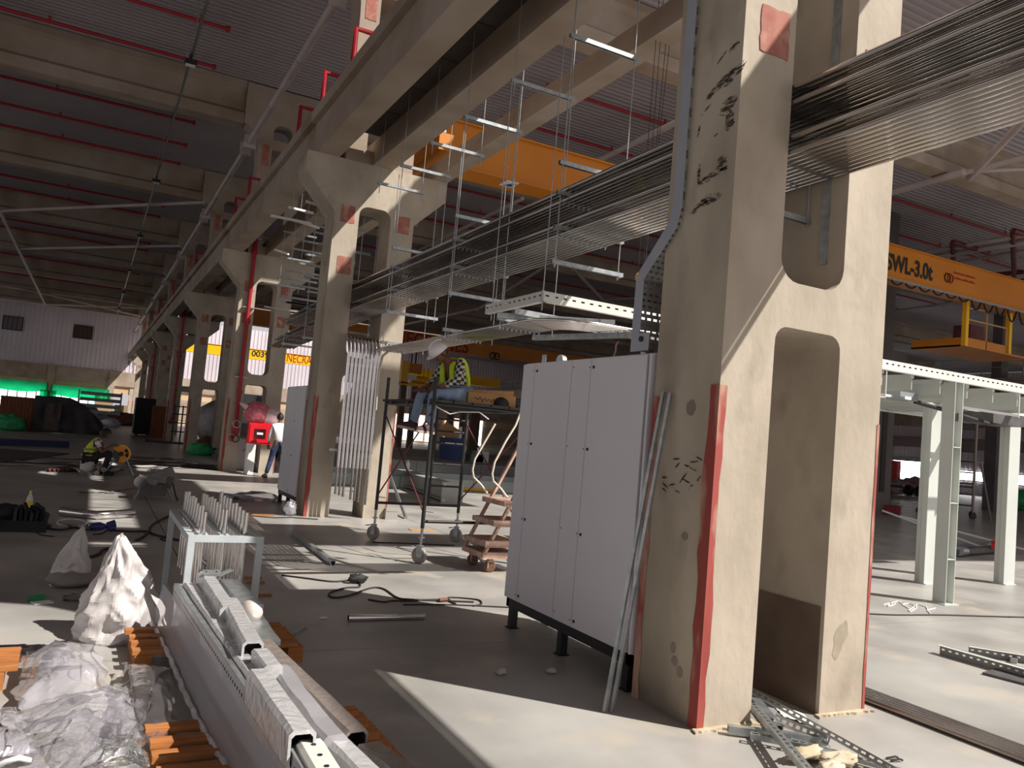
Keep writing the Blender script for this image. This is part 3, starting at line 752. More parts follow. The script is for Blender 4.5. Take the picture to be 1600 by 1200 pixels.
# red fire main with hydrant loops along the edge beam
t = thing('fire_main', 'red fire main running along the ledge of the edge beam', 'pipe', (2.98, 4, 7.05))
MB().tube([(0,0,0),(0,70,0)], .05, 8).build('pipe', REDP, t); MB().tube([(.16,0,.08),(.16,70,.08)], .03, 8).build('pipe', REDP, t)
for i in range(36):
    y = 1.9*i+.6; MB().box(-.02,.02,y-.03,y+.03,-.18,-.05).build('saddle', GREYS, t)
for y in (7.9, 9.75, 11.6, 17.2, 19.5, 29, 38.6, 48.4):
    MB().tube([(0,y,0),(0,y,.62),(.55,y,.62)], .045, 7).build('branch', REDP, t); MB().lathe([(.07,0),(.07,.12)], (.42,y,.62), 8, (1,0,0)).build('coupling', REDP, t)
for k in range(2, 7):
    MB().tube([(0,YK(k)-4.3,.0),(.35,YK(k)-4.25,.25),(.75,YK(k)-4.1,.25)], .07, 8).build('branch', REDP, t)
# grey cage ladder pieces high in the column heads
for k, i in ((4, 0), (5, 1)):
    pass
# red riser with valve at the third column; plain risers farther on
for k, lab in ((2, 'bright red fire riser with a valve on the third column'), (4, 'dark red fire riser on the fifth column'), (6, 'dark red fire riser on the seventh column')):
    t = thing('fire_riser', lab, 'pipe', (3.55, YK(k)-.1, 0))
    MB().tube([(0,0,1.25),(0,0,7.05)], .055, 10).build('pipe', REDP, t); MB().tube([(0,0,7.05),(-.57,0,7.05)], .05, 8).build('pipe', REDP, t)
    for z in (2.2, 4.15, 6.1): MB().lathe([(.075,-.05),(.075,.05)], (0,0,z), 10).build('coupling', REDP, t); MB().box(-.16,.16,-.01,.1,z+.4,z+.43).build('bracket', GALV, t)
    MB().lathe([(.09,-.12),(.1,-.06),(.1,.06),(.09,.12)], (0,0,1.15), 12).box(-.05,.05,-.16,0,1.1,1.2).lathe([(.06,0),(.08,.1)], (-.06,-.05,.95), 10, (-.4,-.6,-.5)).build('valve_body', REDP, t)
    MB().tube([(.1*cos(a), -.18, 1.32+.1*sin(a)) for a in [2*pi*i/14 for i in range(15)]], .02, 5, cap=False).build('hand_wheel', GALV, t)
    MB().tube([(.09*cos(a), -.2, .92+.09*sin(a)) for a in [2*pi*i/14 for i in range(15)]], .018, 5, cap=False).build('hand_wheel', BLACK, t)
# ================================================================== people
def skin(name, joints, bones, m, parent, sub=2, shape=None):
    # one continuous surface grown over joints {key: (x, y, z, rx, ry)}; world or local coordinates
    keys = list(joints); me = bpy.data.meshes.new('t')
    me.from_pydata([joints[k][:3] for k in keys], [(keys.index(a), keys.index(b)) for a, b in bones], [])
    o = bpy.data.objects.new('t', me); COL.objects.link(o)
    sm = o.modifiers.new('s', 'SKIN'); sm.use_smooth_shade = True
    for i, k in enumerate(keys):
        sv = me.skin_vertices[0].data[i]; r = joints[k][3:]; sv.radius = (r[0], r[1] if len(r) > 1 else r[0])
    me.skin_vertices[0].data[0].use_root = True
    ss = o.modifiers.new('u', 'SUBSURF'); ss.levels = sub; ss.render_levels = sub
    dg = bpy.context.evaluated_depsgraph_get(); dg.update()
    r = bpy.data.meshes.new_from_object(o.evaluated_get(dg)); bpy.data.objects.remove(o); bpy.data.meshes.remove(me)
    if shape: shape(r)
    r.name = name; r.materials.clear(); r.materials.append(m); r.polygons.foreach_set('use_smooth', [True]*len(r.polygons))
    return link(name, r, parent)
def lerp(a, b, t): return tuple(a[i]+(b[i]-a[i])*t for i in range(3))
SKINM = mat('skin', '7A4E38', .6, c2='6C4432', scale=9)
HAIR = mat('black_hair', '15110F', .6)
def head_mesh(c, fwd, up, m, s=1.0):
    # skull, jaw, nose, brow and ears as one surface; fwd is where the face looks
    fwd = V(fwd).normalized(); up = (V(up)-fwd*V(up).dot(fwd)).normalized(); sd = fwd.cross(up); c = V(c)
    b = MB(); nu, nv = 20, 16; pts = []
    for j in range(nv+1):
        th = pi*j/nv
        for i in range(nu+1):
            ph = 2*pi*i/nu; x = sin(th)*cos(ph); y = sin(th)*sin(ph); z = cos(th)
            rx, ry, rz = .098, .076, .118
            f = 1.0
            if z < 0: f = 1-.28*(-z)**1.5*(1.0 if x < .1 else .55)
            q = V((x*rx*f, y*ry*f*(1-.12*max(0, -z)), z*rz))
            if x > .75:
                if abs(y) < .22 and -.35 < z < .12: q.x += .022*(1-abs(y)/.22)*(1-abs(z+.16)/.3 if abs(z+.16) < .3 else 0)   # nose
                if .12 < z < .3: q.x += .006
                if -.6 < z < -.45 and abs(y) < .4: q.x += .008                                                                 # lips
                if .02 < z < .16 and .25 < abs(y) < .6: q.x -= .009                                                            # eye sockets
            if abs(y) > .93 and -.25 < z < .2 and abs(x+.1) < .3: q.y += .018*(1 if y > 0 else -1)                               # ears
            pts.append(c + fwd*(q.x*s) + sd*(q.y*s) + up*(q.z*s))
    b.add(pts, [(j*(nu+1)+i, j*(nu+1)+i+1, (j+1)*(nu+1)+i+1, (j+1)*(nu+1)+i) for j in range(nv) for i in range(nu)], True)
    return b, fwd, up, sd
def cap_mesh(c, fwd, up, a0, r=(.105,.084,.124), off=(0,0,0), cut=-.1, fr=.3):
    # part of a shell over the skull: hair
    fwd = V(fwd).normalized(); up = (V(up)-fwd*V(up).dot(fwd)).normalized(); sd = fwd.cross(up); c = V(c); b = MB(); nu, nv = 20, 9
    vs = []
    for j in range(nv+1):
        for i in range(nu+1):
            ph = 2*pi*i/nu; lim = math.acos(cut) if cos(ph) < .35 else math.acos(fr)
            th = lim*j/nv; x = sin(th)*cos(ph); y = sin(th)*sin(ph); z = cos(th)
            vs.append(c + fwd*(x*r[0]) + sd*(y*r[1]) + up*(z*r[2]))
    return b.add(vs, [(j*(nu+1)+i, j*(nu+1)+i+1, (j+1)*(nu+1)+i+1, (j+1)*(nu+1)+i) for j in range(nv) for i in range(nu)], True)
def face_bits(t, c, fwd, up, s=1.0):
    fwd = V(fwd).normalized(); up = (V(up)-fwd*V(up).dot(fwd)).normalized(); sd = fwd.cross(up); c = V(c); e = MB(); w = MB()
    for k in (-1, 1):
        p = c + fwd*(.079*s) + sd*(.031*k*s) + up*(.011*s)
        w.lathe([(.001,-.004),(.012,-.002),(.011,.004),(.001,.007)], p, 8, fwd); e.lathe([(.006,0),(.0055,.0095),(.001,.0105)], p, 6, fwd)
        e.bar(p+up*.02+sd*.014+fwd*.008, p+up*.022-sd*.014+fwd*.009, .006, .007)
    w.build('eye', WHITE, t, world=True); e.build('pupil', HAIR, t, world=True)
    MB().tube([c+fwd*.086*s+up*-.058*s+sd*.022*s, c+fwd*.094*s+up*-.056*s, c+fwd*.086*s+up*-.058*s-sd*.022*s], .005, 5).build('mouth', mat('lips', '5E3428', .6), t, world=True)
def hand(name, wrist, d, palm, t, side=1, curl=.5, m=None):
    # palm, four unequal bent fingers and a side thumb, grown as one skin
    d = V(d).normalized(); palm = (V(palm)-d*V(palm).dot(d)).normalized(); sd = d.cross(palm)*side; w = V(wrist)
    J = {'w': (*w, .026, .019), 'p': (*(w+d*.05), .036, .016)}; B = [('w','p')]
    for i, (o, L) in enumerate(((-.033,.068),(-.011,.078),(.011,.074),(.032,.058))):
        k = w+d*.088+sd*o; f1 = k+(d*cos(curl*.7)+palm*sin(curl*.7))*L*.5; f2 = f1+(d*cos(curl*1.7)+palm*sin(curl*1.7))*L*.35; f3 = f2+(d*cos(curl*2.5)+palm*sin(curl*2.5))*L*.22
        J['k%d'%i] = (*k, .0105); J['a%d'%i] = (*f1, .009); J['b%d'%i] = (*f2, .0085); J['c%d'%i] = (*f3, .007)
        B += [('p','k%d'%i), ('k%d'%i,'a%d'%i), ('a%d'%i,'b%d'%i), ('b%d'%i,'c%d'%i)]
    th = w+d*.03-sd*.036; t2 = th+(d*.6-sd*.6+palm*.5).normalized()*.035; t3 = t2+(d*.85-sd*.1+palm*.45).normalized()*.03
    J['t1'] = (*th, .013); J['t2'] = (*t2, .0105); J['t3'] = (*t3, .0085); B += [('w','t1'), ('t1','t2'), ('t2','t3')]
    loc = wm(t).inverted(); J = {k: (*(loc @ V(v[:3])), *v[3:]) for k, v in J.items()}
    return skin(name, J, B, m or SKINM, t, 1)
def wskin(name, J, B, m, t, sub=2, shape=None):
    loc = wm(t).inverted(); return skin(name, {k: (*(loc @ V(v[:3])), *v[3:]) for k, v in J.items()}, B, m, t, sub, shape)
def shoe(t, heel, toe, h, m, sole):
    heel, toe = V(heel), V(toe); d = toe-heel; L = d.length; d.normalize(); s = d.cross(V((0,0,1))).normalized(); u = s.cross(d)
    b = MB(); prof = [(0,.034,.075),(.12,.04,.1),(.35,.038,.1),(.55,.046,.075),(.8,.047,.055),(.95,.036,.045),(1,.02,.03)]
    n = 10; vs = []
    for f, w, hh in prof:
        c = heel+d*(f*L)
        for i in range(n):
            a = pi*i/(n-1); vs.append(c + s*(w*cos(a)) + u*(hh*h/.1*sin(a)*.99+.0))
    k = len(prof); b.add(vs, [(j*n+i, j*n+i+1, (j+1)*n+i+1, (j+1)*n+i) for j in range(k-1) for i in range(n-1)], True)
    b.add(vs[:n], [tuple(range(n))]); b.add(vs[-n:], [tuple(range(n))]); b.build('shoe', m, t, world=True)
    b = MB(); P = [(f, w*1.07) for f, w, _ in prof]; ring = [heel+d*(f*L)+s*w for f, w in P]+[heel+d*(f*L)-s*w for f, w in P[::-1]]; q = len(ring)
    b.add([p-u*.022 for p in ring]+[p+u*.004 for p in ring], [(i,(i+1)%q,q+(i+1)%q,q+i) for i in range(q)]+[tuple(range(q)), tuple(range(q,2*q))]); b.build('sole', sole, t, world=True)

# ------------------------------------------------------------------ tall grey cabinets
def cabinet(loc, y0, y1, seams, top, label, locks, split=True):
    # front faces -x at x = 0; depth to .5
    t = thing('switch_cabinet', label, 'cabinet', loc)
    b = MB().box(.012, .52, y0, y1, .245, top).build('body', CAB, t)
    names = ['narrow_panel', 'door', 'narrow_panel', 'door']
    ed = [y1]+seams+[y0+.045]
    for i in range(len(ed)-1):
        a, c = ed[i]-.004, ed[i+1]+.004
        d = MB().box(-.018, .010, c, a, .25, top-.012)
        o = d.build(names[i % 4], CAB, t)
        for z, big in locks:
            if i % 2 == 1:
                MB().lathe([(.012,0),(.012,.006),(.006,.0065)], (-.018, a-.035, z), 10, (-1,0,0)).box(-.0265,-.024, a-.043, a-.027, z-.003, z+.003).build('lock', BLACK, o)
                MB().lathe([(.005,0),(.005,.004)], (-.018, a+.02, z-.0), 6, (-1,0,0)).build('screw', BLACK, o)
            elif i == 2: MB().lathe([(.005,0),(.005,.004)], (-.018, a-.02, z+.01), 6, (-1,0,0)).build('screw', BLACK, o)
    MB().box(-.018,.01,y0,y0+.02,.25,top-.01).build('edge_post', CAB, t); MB().box(-.012,.008,y0+.022,y0+.03,.25,top-.02).build('hinge_gap', BLACK, t)
    p = MB().box(0,.5,y0+.02,y0+.06,.17,.245).box(0,.5,y1-.06,y1-.02,.17,.245).box(0,.04,y0+.02,y1-.02,.17,.245).box(.46,.5,y0+.02,y1-.02,.17,.245).build('plinth_frame', BLACK, t)
    for y in (y0+.06, (y0+y1)/2, y1-.1):
        for x in (.03, .46): MB().box(x-.03,x+.03,y-.03,y+.03,.008,.17).box(x-.045,x+.045,y-.045,y+.045,0,.008).build('leg', BLACK, t)
    return t
LK = [(2.176,1),(1.56,1),(.93,1),(.298,1)]
c1 = cabinet((3.3,0,0), 4.30, 6.10, [5.887, 5.298, 5.030], 2.25, 'big light grey switch cabinet on a black leg frame beside the nearest column', LK)
MB().box(.04,.11,4.292,4.3,.30,.345).build('earth_plate', WHITE, c1); MB().lathe([(.012,0),(.012,.01)], (.075,4.292,.322), 8, (0,-1,0)).build('bolt', BLACK, c1)
for y in (4.5, 5.9):
    MB().box(.08,.09,y,y+.06,2.25,2.33).build('lifting_eye', GALV, c1)
MB().box(.15,.5,4.32,4.36,2.25,2.29).build('gland_plate', WHITE, c1); MB().lathe([(.06,-.02),(.06,.02)], (.3,6.0,2.3), 12, (1,0,0)).build('lifting_ring', GALV, c1)
tag(MB().tube([(3.36,4.86,2.25),(3.37,4.85,2.30),(3.355,4.83,2.34),(3.38,4.84,2.37)], .008, 5).build('cable_tie', mat('tie_pink','B79088',.6)), 'thin twisted tie sticking up from the big cabinet top', 'tie')
c2 = cabinet((3.30,0,0), 13.99, 15.55, [15.5, 15.0, 14.72], 2.2, 'light grey switch cabinet standing behind the second column', LK)
# two strut rails leaning on the big cabinet
for i, (a, b) in enumerate(((tuple(fl(946,1112)), tuple(onx(1038,613,3.272))), (tuple(fl(957,1112)), tuple(onx(1049,615,3.272))))):
    o = MB().sect([(c*.5, d*.5) for c, d in CH], a, b, up=(-1,-.3,.3)).build('strut_rail', GALV)
    tag(o, 'galvanised strut rail leaning against the big cabinet, %s of the pair' % ('farther', 'nearer')[i], 'rail')

# ------------------------------------------------------------------ mobile scaffold
t = sc = thing('scaffold_tower', 'black wheeled scaffold tower with rust-red cross braces in mid hall', 'scaffold', (3.67, 9.04, 0))
PA, PB, PC, PD = V((3.67,9.04,0)), V((3.70,10.9,0)), V((4.95,10.85,0)), V((4.95,9.05,0))
for nm, P, h in (('a',PA,2.25),('b',PB,2.3),('c',PC,2.0),('d',PD,2.0)):
    MB().tube([P+V((0,0,.42)), P+V((0,0,h))], .024, 10).build('post', BLACK, t, world=True)
    c = MB().tube([P+V((0,0,.19)), P+V((0,0,.46))], .018, 8).build('jack_leg', GALV, t, world=True)
    MB().lathe([(.04,0),(.04,.015)], P+V((0,0,.3)), 10).build('collar', GALV, c, world=True)
    w = MB().lathe([(.085,-.022),(.1,-.014),(.1,.014),(.085,.022)], P+V((-.02,-.03,.1)), 18, (.8,.6,0)).build('caster_wheel', mat('caster_grey','9A928C',.6,c2='7F7872',scale=9), t, world=True)
    MB().obox(P+V((-.0,-.0,.15)), .012, .07, .14, .6).obox(P+V((-.04,-.06,.15)), .012, .07, .14, .6).obox(P+V((-.02,-.03,.215)), .07, .07, .012, .6).build('fork', GALV, w, world=True)
    MB().obox(P+V((-.09,.02,.2)), .09, .02, .012, .6).build('brake_lever', GALV, w, world=True)
def rung(a, b, z, r=.019, nm='rung', m=BLACK): MB().tube([a+V((0,0,z)), b+V((0,0,z))], r, 8).build(nm, m, t, world=True)
IN = V((4.47,10.87,0))
MB().tube([IN+V((0,0,.52)), IN+V((0,0,2.0))], .02, 8).build('ladder_post', BLACK, t, world=True)
for z in (.8, 1.12, 1.43, 1.6, 1.78): rung(IN, PC, z, .015)
rung(PB, PC, .52, nm='ledger'); rung(PA, PD, .50, nm='ledger'); rung(PB, PC, 1.93, nm='ledger'); rung(PA, PD, 1.93, nm='ledger'); rung(PA, PB, 1.93, nm='ledger'); rung(PC, PD, 1.93, nm='ledger')
for a, b, z0, z1 in ((PB,PA,1.78,.6),(PA,PB,1.85,.62),(PC,PD,1.75,.55),(PD,PC,1.7,.6)):
    MB().tube([a+V((0,0,z0)), b+V((0,0,z1))], .011, 6).build('cross_brace', DKRED, t, world=True)
for P, z in ((PB,.6),(PA,.62),(PC,.55)): MB().tube([P, P+V((.09,-.05,0))], .006, 5).build('brace_pin', GALV, t, world=True) if False else MB().tube([P+V((0,0,z)), P+V((.1,-.06,z))], .006, 5).build('brace_pin', GALV, t, world=True)
for i in range(5):
    MB().box(3.66+.26*i, 3.66+.26*i+.24, 9.0, 10.95, 1.955, 1.985).build('plank', mat('dark_plank', '3C3835', .8, c2='2E2B29', scale=3), t, world=True)
for y in (9.3, 9.95, 10.6): MB().box(3.66, 4.98, y-.03, y+.03, 1.92, 1.955).build('bearer', BLACK, t, world=True)
MB().tube([(3.72,9.1,1.9),(3.9,9.05,1.82),(4.05,9.1,1.86),(4.3,9.06,1.88),(4.42,9.02,1.8)], .008, 5).build('tie_rope', WHITE, t, world=True)
# things on the platform
cx = fl(722,612,2.1)
t2 = thing('cardboard_box', 'cardboard box with black scribble lying on the scaffold platform', 'box', (4.22, 9.35, 1.985), -.12)
MB().box(-.02,.62,-.2,.2,0,.14).build('carton', CARD, t2)
MB().add([(0,-.2,.14),(.58,-.2,.14),(.56,-.26,.2),(0,-.27,.17)], [(0,1,2,3)]).build('flap', CARD, t2); MB().add([(0,.2,.14),(.58,.2,.14),(.62,.3,.19),(0,.26,.2)], [(0,1,2,3)]).build('flap', CARD, t2)
b = MB(); random.seed(5); x = .05
pts = []
for i in range(26): pts.append((.06+.018*i, -.203, .06+.022*sin(i*1.9)+.012*random.uniform(-1,1)))
MB().tube(pts, .004, 4).build('scribble', BLACK, t2)
tag(MB().lathe([(.11,0),(.105,.05),(.08,.09),(.03,.115),(.005,.12)], (4.62,9.12,1.985), 14).build('black_bundle', BLACKR), 'small black bundle in front of the box on the scaffold platform', 'bundle')
t2 = thing('black_tray', 'flat black tray at the far end of the scaffold platform', 'tray', (4.75, 9.75, 1.985))
MB().box(-.2,.35,-.2,.2,0,.02).box(-.2,-.18,-.2,.2,0,.05).box(.33,.35,-.2,.2,0,.05).box(-.2,.35,-.2,-.18,0,.05).box(-.2,.35,.18,.2,0,.05).build('tray', BLACKR, t2)

# seated worker on the scaffold, facing left, legs hanging
t = thing('person', 'person in a white helmet, checked shirt and yellow vest sitting on the scaffold', 'person', (4.0, 9.45, 1.985))
DEN = mat('pale_denim', '8FA0B8', .85, c2='6F84A4', scale=4, c3='B4C0CE', s3=3)
PLAID = bpy.data.materials.new('checked_cloth'); PLAID.use_nodes = True
nt = PLAID.node_tree; bs = nt.nodes['Principled BSDF']; bs.inputs['Roughness'].default_value = .9
tc = nt.nodes.new('ShaderNodeTexCoord'); mp = nt.nodes.new('ShaderNodeMapping'); mp.inputs['Rotation'].default_value = (.5,.3,.6)
mp.inputs['Rotation'].default_value = (0,0,.8); mp2 = nt.nodes.new('ShaderNodeMapping'); mp2.inputs['Scale'].default_value = (1,0,1)
ck = nt.nodes.new('ShaderNodeTexChecker'); ck.inputs['Scale'].default_value = 26; ck.inputs['Color1'].default_value = lin('B9B4A6'); ck.inputs['Color2'].default_value = lin('2A2B33')
nt.links.new(tc.outputs['Object'], mp.inputs[0]); nt.links.new(mp.outputs[0], mp2.inputs[0]); nt.links.new(mp2.outputs[0], ck.inputs['Vector']); nt.links.new(ck.outputs['Color'], bs.inputs['Base Color'])
HIVIS = mat('hi_vis', 'C8E021', .6, c2='B4CC18', scale=5)
F = V((-1,-.25,0)).normalized(); S = V((-.25,1,0)).normalized()*-1   # facing; S = his left (towards camera)
def W(f, s, z): return tuple(V((4.13,9.42,1.975))+F*f+S*s+V((0,0,z)))
J = {'pel': (*W(.02,0,.12), .15,.12), 'wst': (*W(.0,0,.27), .135,.11), 'chs': (*W(.09,0,.44), .16,.115), 'nck': (*W(.2,0,.53), .06,.06), 'hd': (*W(.265,0,.565), .05,.05),
     'lsh': (*W(.11,.17,.50), .065), 'lel': (*W(.20,.25,.26), .05), 'lwr': (*W(.40,.13,.17), .032), 'rsh': (*W(.11,-.17,.50), .065), 'rel': (*W(.20,-.25,.27), .05), 'rwr': (*W(.42,-.1,.17), .032),
     'lhp': (*W(.05,.1,.1), .095), 'lkn': (*W(.46,.12,.09), .066), 'lan': (*W(.47,.13,-.32), .042), 'rhp': (*W(.05,-.1,.1), .095), 'rkn': (*W(.48,-.1,.09), .066), 'ran': (*W(.56,-.11,-.30), .042)}
BON = [('pel','wst'),('wst','chs'),('chs','nck'),('nck','hd'),('chs','lsh'),('lsh','lel'),('lel','lwr'),('chs','rsh'),('rsh','rel'),('rel','rwr'),('pel','lhp'),('lhp','lkn'),('lkn','lan'),('pel','rhp'),('rhp','rkn'),('rkn','ran')]
wskin('body', {k: (*v[:3], *[r*.88 for r in v[3:]]) for k, v in J.items()}, BON, SKINM, t)
def grow(ks, g): return {k: (*J[k][:3], *[r*g for r in J[k][3:]]) for k in ks}
wskin('shirt', grow(['pel','wst','chs','lsh','lel','rsh','rel'], 1.08) | {'lfa': (*lerp(J['lel'],J['lwr'],.75), .042), 'rfa': (*lerp(J['rel'],J['rwr'],.75), .042)},
      [('pel','wst'),('wst','chs'),('chs','lsh'),('lsh','lel'),('lel','lfa'),('chs','rsh'),('rsh','rel'),('rel','rfa')], PLAID, t)
wskin('trousers', grow(['pel','lhp','lkn','rhp','rkn'], 1.1) | {'lan': (*J['lan'][:3], .055), 'ran': (*J['ran'][:3], .055)}, [('pel','lhp'),('lhp','lkn'),('lkn','lan'),('pel','rhp'),('rhp','rkn'),('rkn','ran')], DEN, t)
# vest: back panel with straps over the shoulders
VJ = {'a': (*W(-.10,0,.12), .115,.05), 'b': (*W(-.115,0,.28), .12,.05), 'c': (*W(-.04,0,.47), .125,.05), 'd': (*W(.05,.09,.57), .045,.03), 'e': (*W(.05,-.09,.57), .045,.03), 'f': (*W(.20,.1,.47), .045,.03), 'g': (*W(.20,-.1,.47), .045,.03), 'h': (*W(.16,.11,.2), .05,.035), 'i': (*W(.16,-.11,.2), .05,.035)}
wskin('vest', VJ, [('a','b'),('b','c'),('c','d'),('c','e'),('d','f'),('e','g'),('f','h'),('g','i')], HIVIS, t)
hc = V(W(.33,.0,.61)); hf = F*.85+V((0,0,-.65)); hu = F*.5+V((0,0,.85))
hb, *_ = head_mesh(hc, hf, hu, SKINM); hb.build('head', SKINM, t, world=True); face_bits(t, hc, hf, hu)
cap_mesh(hc, hf, hu, 0, cut=-.35, fr=.62).build('hair', HAIR, t, world=True)
hat = cap_mesh(hc+V(hu).normalized()*.025+V(hf).normalized()*.012, hf, hu, 0, r=(.138,.12,.13), cut=.08, fr=.08)
f_, u_ = V(hf).normalized(), None; u_ = (V(hu)-f_*V(hu).dot(f_)).normalized(); s_ = f_.cross(u_)
bc = hc+u_*.035+f_*.012
ring = []; ring2 = []
for i in range(24):
    a = 2*pi*i/24; e = 1.04+(.42*max(0, cos(a))**1.5)
    ring.append(bc+f_*(.136*cos(a))+s_*(.119*sin(a))); ring2.append(bc+f_*(.136*cos(a)*e)+s_*(.119*sin(a)*(1.05+.08*max(0,cos(a))))-u_*(.02*max(0,cos(a))))
hat.add(ring+ring2, [(i,(i+1)%24,24+(i+1)%24,24+i) for i in range(24)], True)
hat.build('helmet', mat('white_helmet', 'ECE6E6', .35), t, world=True)
MB().tube([hc+u_*.14+f_*-.1, hc+u_*.163+f_*-.03, hc+u_*.163+f_*.06, hc+u_*.125+f_*.13], .014, 5).build('helmet_ridge', MATS['white_helmet'], t, world=True)
GLV = mat('brown_glove', '5A3632', .8)
hand('hand', J['lwr'][:3], V(W(.55,.04,.13))-V(J['lwr'][:3]), (0,0,-1), t, 1, .8, GLV); hand('hand', J['rwr'][:3], V(W(.57,-.03,.13))-V(J['rwr'][:3]), (0,0,-1), t, -1, .8, SKINM)
SHO = mat('maroon_shoe', '4A2C34', .7, c2='3A2229', scale=8); SOL = mat('pale_sole', 'A89A8C', .8)
shoe(t, W(.42,.13,-.40), W(.70,.15,-.385), .1, SHO, SOL); shoe(t, W(.50,-.11,-.38), W(.78,-.14,-.345), .1, SHO, SOL)
tag(MB().tube([V(W(.5,.06,.11)), V(W(.56,.0,.12)), V(W(.62,-.08,.1))], .02, 8).build('grinder_handle', DKRED), 'dark red tool held by the seated person on the scaffold', 'tool')

# ------------------------------------------------------------------ rolling step ladder beyond the cabinet
WPINK = mat('dusty_pink_paint', 'B8998A', .75, c2='9A7A6A', scale=6, c3='D0B8A8', s3=9)
t = thing('step_ladder', 'dusty pink rolling step ladder half hidden by the big cabinet', 'ladder', (4.33, 8.43, 0))
def LP(px, py, dy=0): p = ony(px, py, 8.43); p.y += dy; return p
for dy in (0, .55):
    MB().bar(LP(756,866,dy), LP(798,776,dy)+V((.5,0,.9)), .05, .03).build('stringer', WPINK, t, world=True)
for px, py in ((753,868),(757,850),(770,818),(786,787)):
    a = LP(px,py); MB().box(a.x, a.x+.5, 8.40, 9.0, a.z-.03, a.z+.03).build('step', WPINK, t, world=True)
    MB().box(a.x-.006, a.x+.5, 8.394, 8.40, a.z-.035, a.z+.04).build('step_edge', WPINK, t, world=True)
MB().tube([LP(793,778), LP(783,764), LP(771,752), LP(769,740), LP(773,722), LP(790,690), LP(806,664), LP(815,640)], .013, 7).build('hand_rail', mat('pale_rail','D9CDBE',.5), t, world=True)
MB().tube([LP(793,778,.55), LP(783,764,.55), LP(771,752,.55), LP(769,740,.55), LP(773,722,.55), LP(806,664,.55)], .013, 7).build('hand_rail', MATS['pale_rail'], t, world=True)
for dy in (.03, .5):
    p = LP(766,893,dy); w = MB().lathe([(.06,-.02),(.07,-.012),(.07,.012),(.06,.02)], (p.x,p.y,.07), 14, (.2,1,0)).build('caster_wheel', mat('brown_wheel','6A4A3C',.8), t, world=True)
    MB().box(p.x-.03,p.x+.03,p.y-.03,p.y+.03,.12,.2).box(p.x-.04,p.x-.03,p.y-.03,p.y+.03,.05,.14).build('fork', WPINK, w, world=True)

# ------------------------------------------------------------------ man standing with his back to us by the red hose cabinet
t = thing('person', 'person in a white shirt and blue jeans standing with back turned by the red cabinet', 'person', (4.48, 21.55, 0))
JN = mat('dark_denim', '2C3A58', .9, c2='22304C', scale=5, c3='4C5C7C', s3=4)
SHW = mat('white_shirt', 'DCD5D8', .85, c2='CFC8CC', scale=4)
o = V((4.48,21.55,0))
def Q(x, y, z): return (o.x+x, o.y+y, z)
J = {'pel': (*Q(0,0,.90), .15,.11), 'wst': (*Q(0,.0,1.06), .14,.1), 'chs': (*Q(0,.05,1.28), .165,.11), 'nck': (*Q(0,.12,1.45), .055), 'hd': (*Q(0,.17,1.52), .05),
     'lsh': (*Q(-.19,.07,1.36), .062), 'lel': (*Q(-.25,.08,1.1), .048), 'lwr': (*Q(-.24,.13,.87), .033), 'rsh': (*Q(.19,.07,1.36), .062), 'rel': (*Q(.25,.14,1.12), .048), 'rwr': (*Q(.2,.34,1.06), .033),
     'lhp': (*Q(-.1,0,.84), .092), 'lkn': (*Q(-.17,.02,.47), .066), 'lan': (*Q(-.26,.0,.09), .045), 'rhp': (*Q(.1,0,.84), .092), 'rkn': (*Q(.12,.02,.47), .066), 'ran': (*Q(.14,.02,.09), .045)}
wskin('body', {k: (*v[:3], *[r*.88 for r in v[3:]]) for k, v in J.items()}, BON, SKINM, t)
wskin('shirt', grow(['pel','wst','chs','lsh','lel','rsh','rel'], 1.1) | {'nck': (*J['nck'][:3], .06), 'lfa': (*lerp(J['lel'],J['lwr'],.8), .044), 'rfa': (*lerp(J['rel'],J['rwr'],.8), .044)},
      [('pel','wst'),('wst','chs'),('chs','nck'),('chs','lsh'),('lsh','lel'),('lel','lfa'),('chs','rsh'),('rsh','rel'),('rel','rfa')], SHW, t)
wskin('trousers', grow(['lhp','lkn','rhp','rkn'], 1.12) | {'pel': (*Q(0,0,.9), .168,.128), 'lan': (*J['lan'][:3], .06), 'ran': (*J['ran'][:3], .06)}, [('pel','lhp'),('lhp','lkn'),('lkn','lan'),('pel','rhp'),('rhp','rkn'),('rkn','ran')], JN, t)
hc = V(Q(.0,.2,1.60)); hf = V((.1,1,-.45)); hu = V((0,.45,1))
hb, *_ = head_mesh(hc, hf, hu, SKINM); hb.build('head', SKINM, t, world=True); face_bits(t, hc, hf, hu); cap_mesh(hc, hf, hu, 0, cut=-.55, fr=.55).build('hair', HAIR, t, world=True)
hand('hand', J['lwr'][:3], (0,.05,-1), (.3,.5,0), t, 1, .6); hand('hand', J['rwr'][:3], (-.2,1,0), (0,0,-1), t, -1, .6)
BT = mat('tan_boot', '8A6A4C', .8)
shoe(t, Q(-.26,-.07,.024), Q(-.30,.2,.024), .1, BT, BLACKR); shoe(t, Q(.14,-.05,.024), Q(.17,.22,.024), .1, BT, BLACKR)

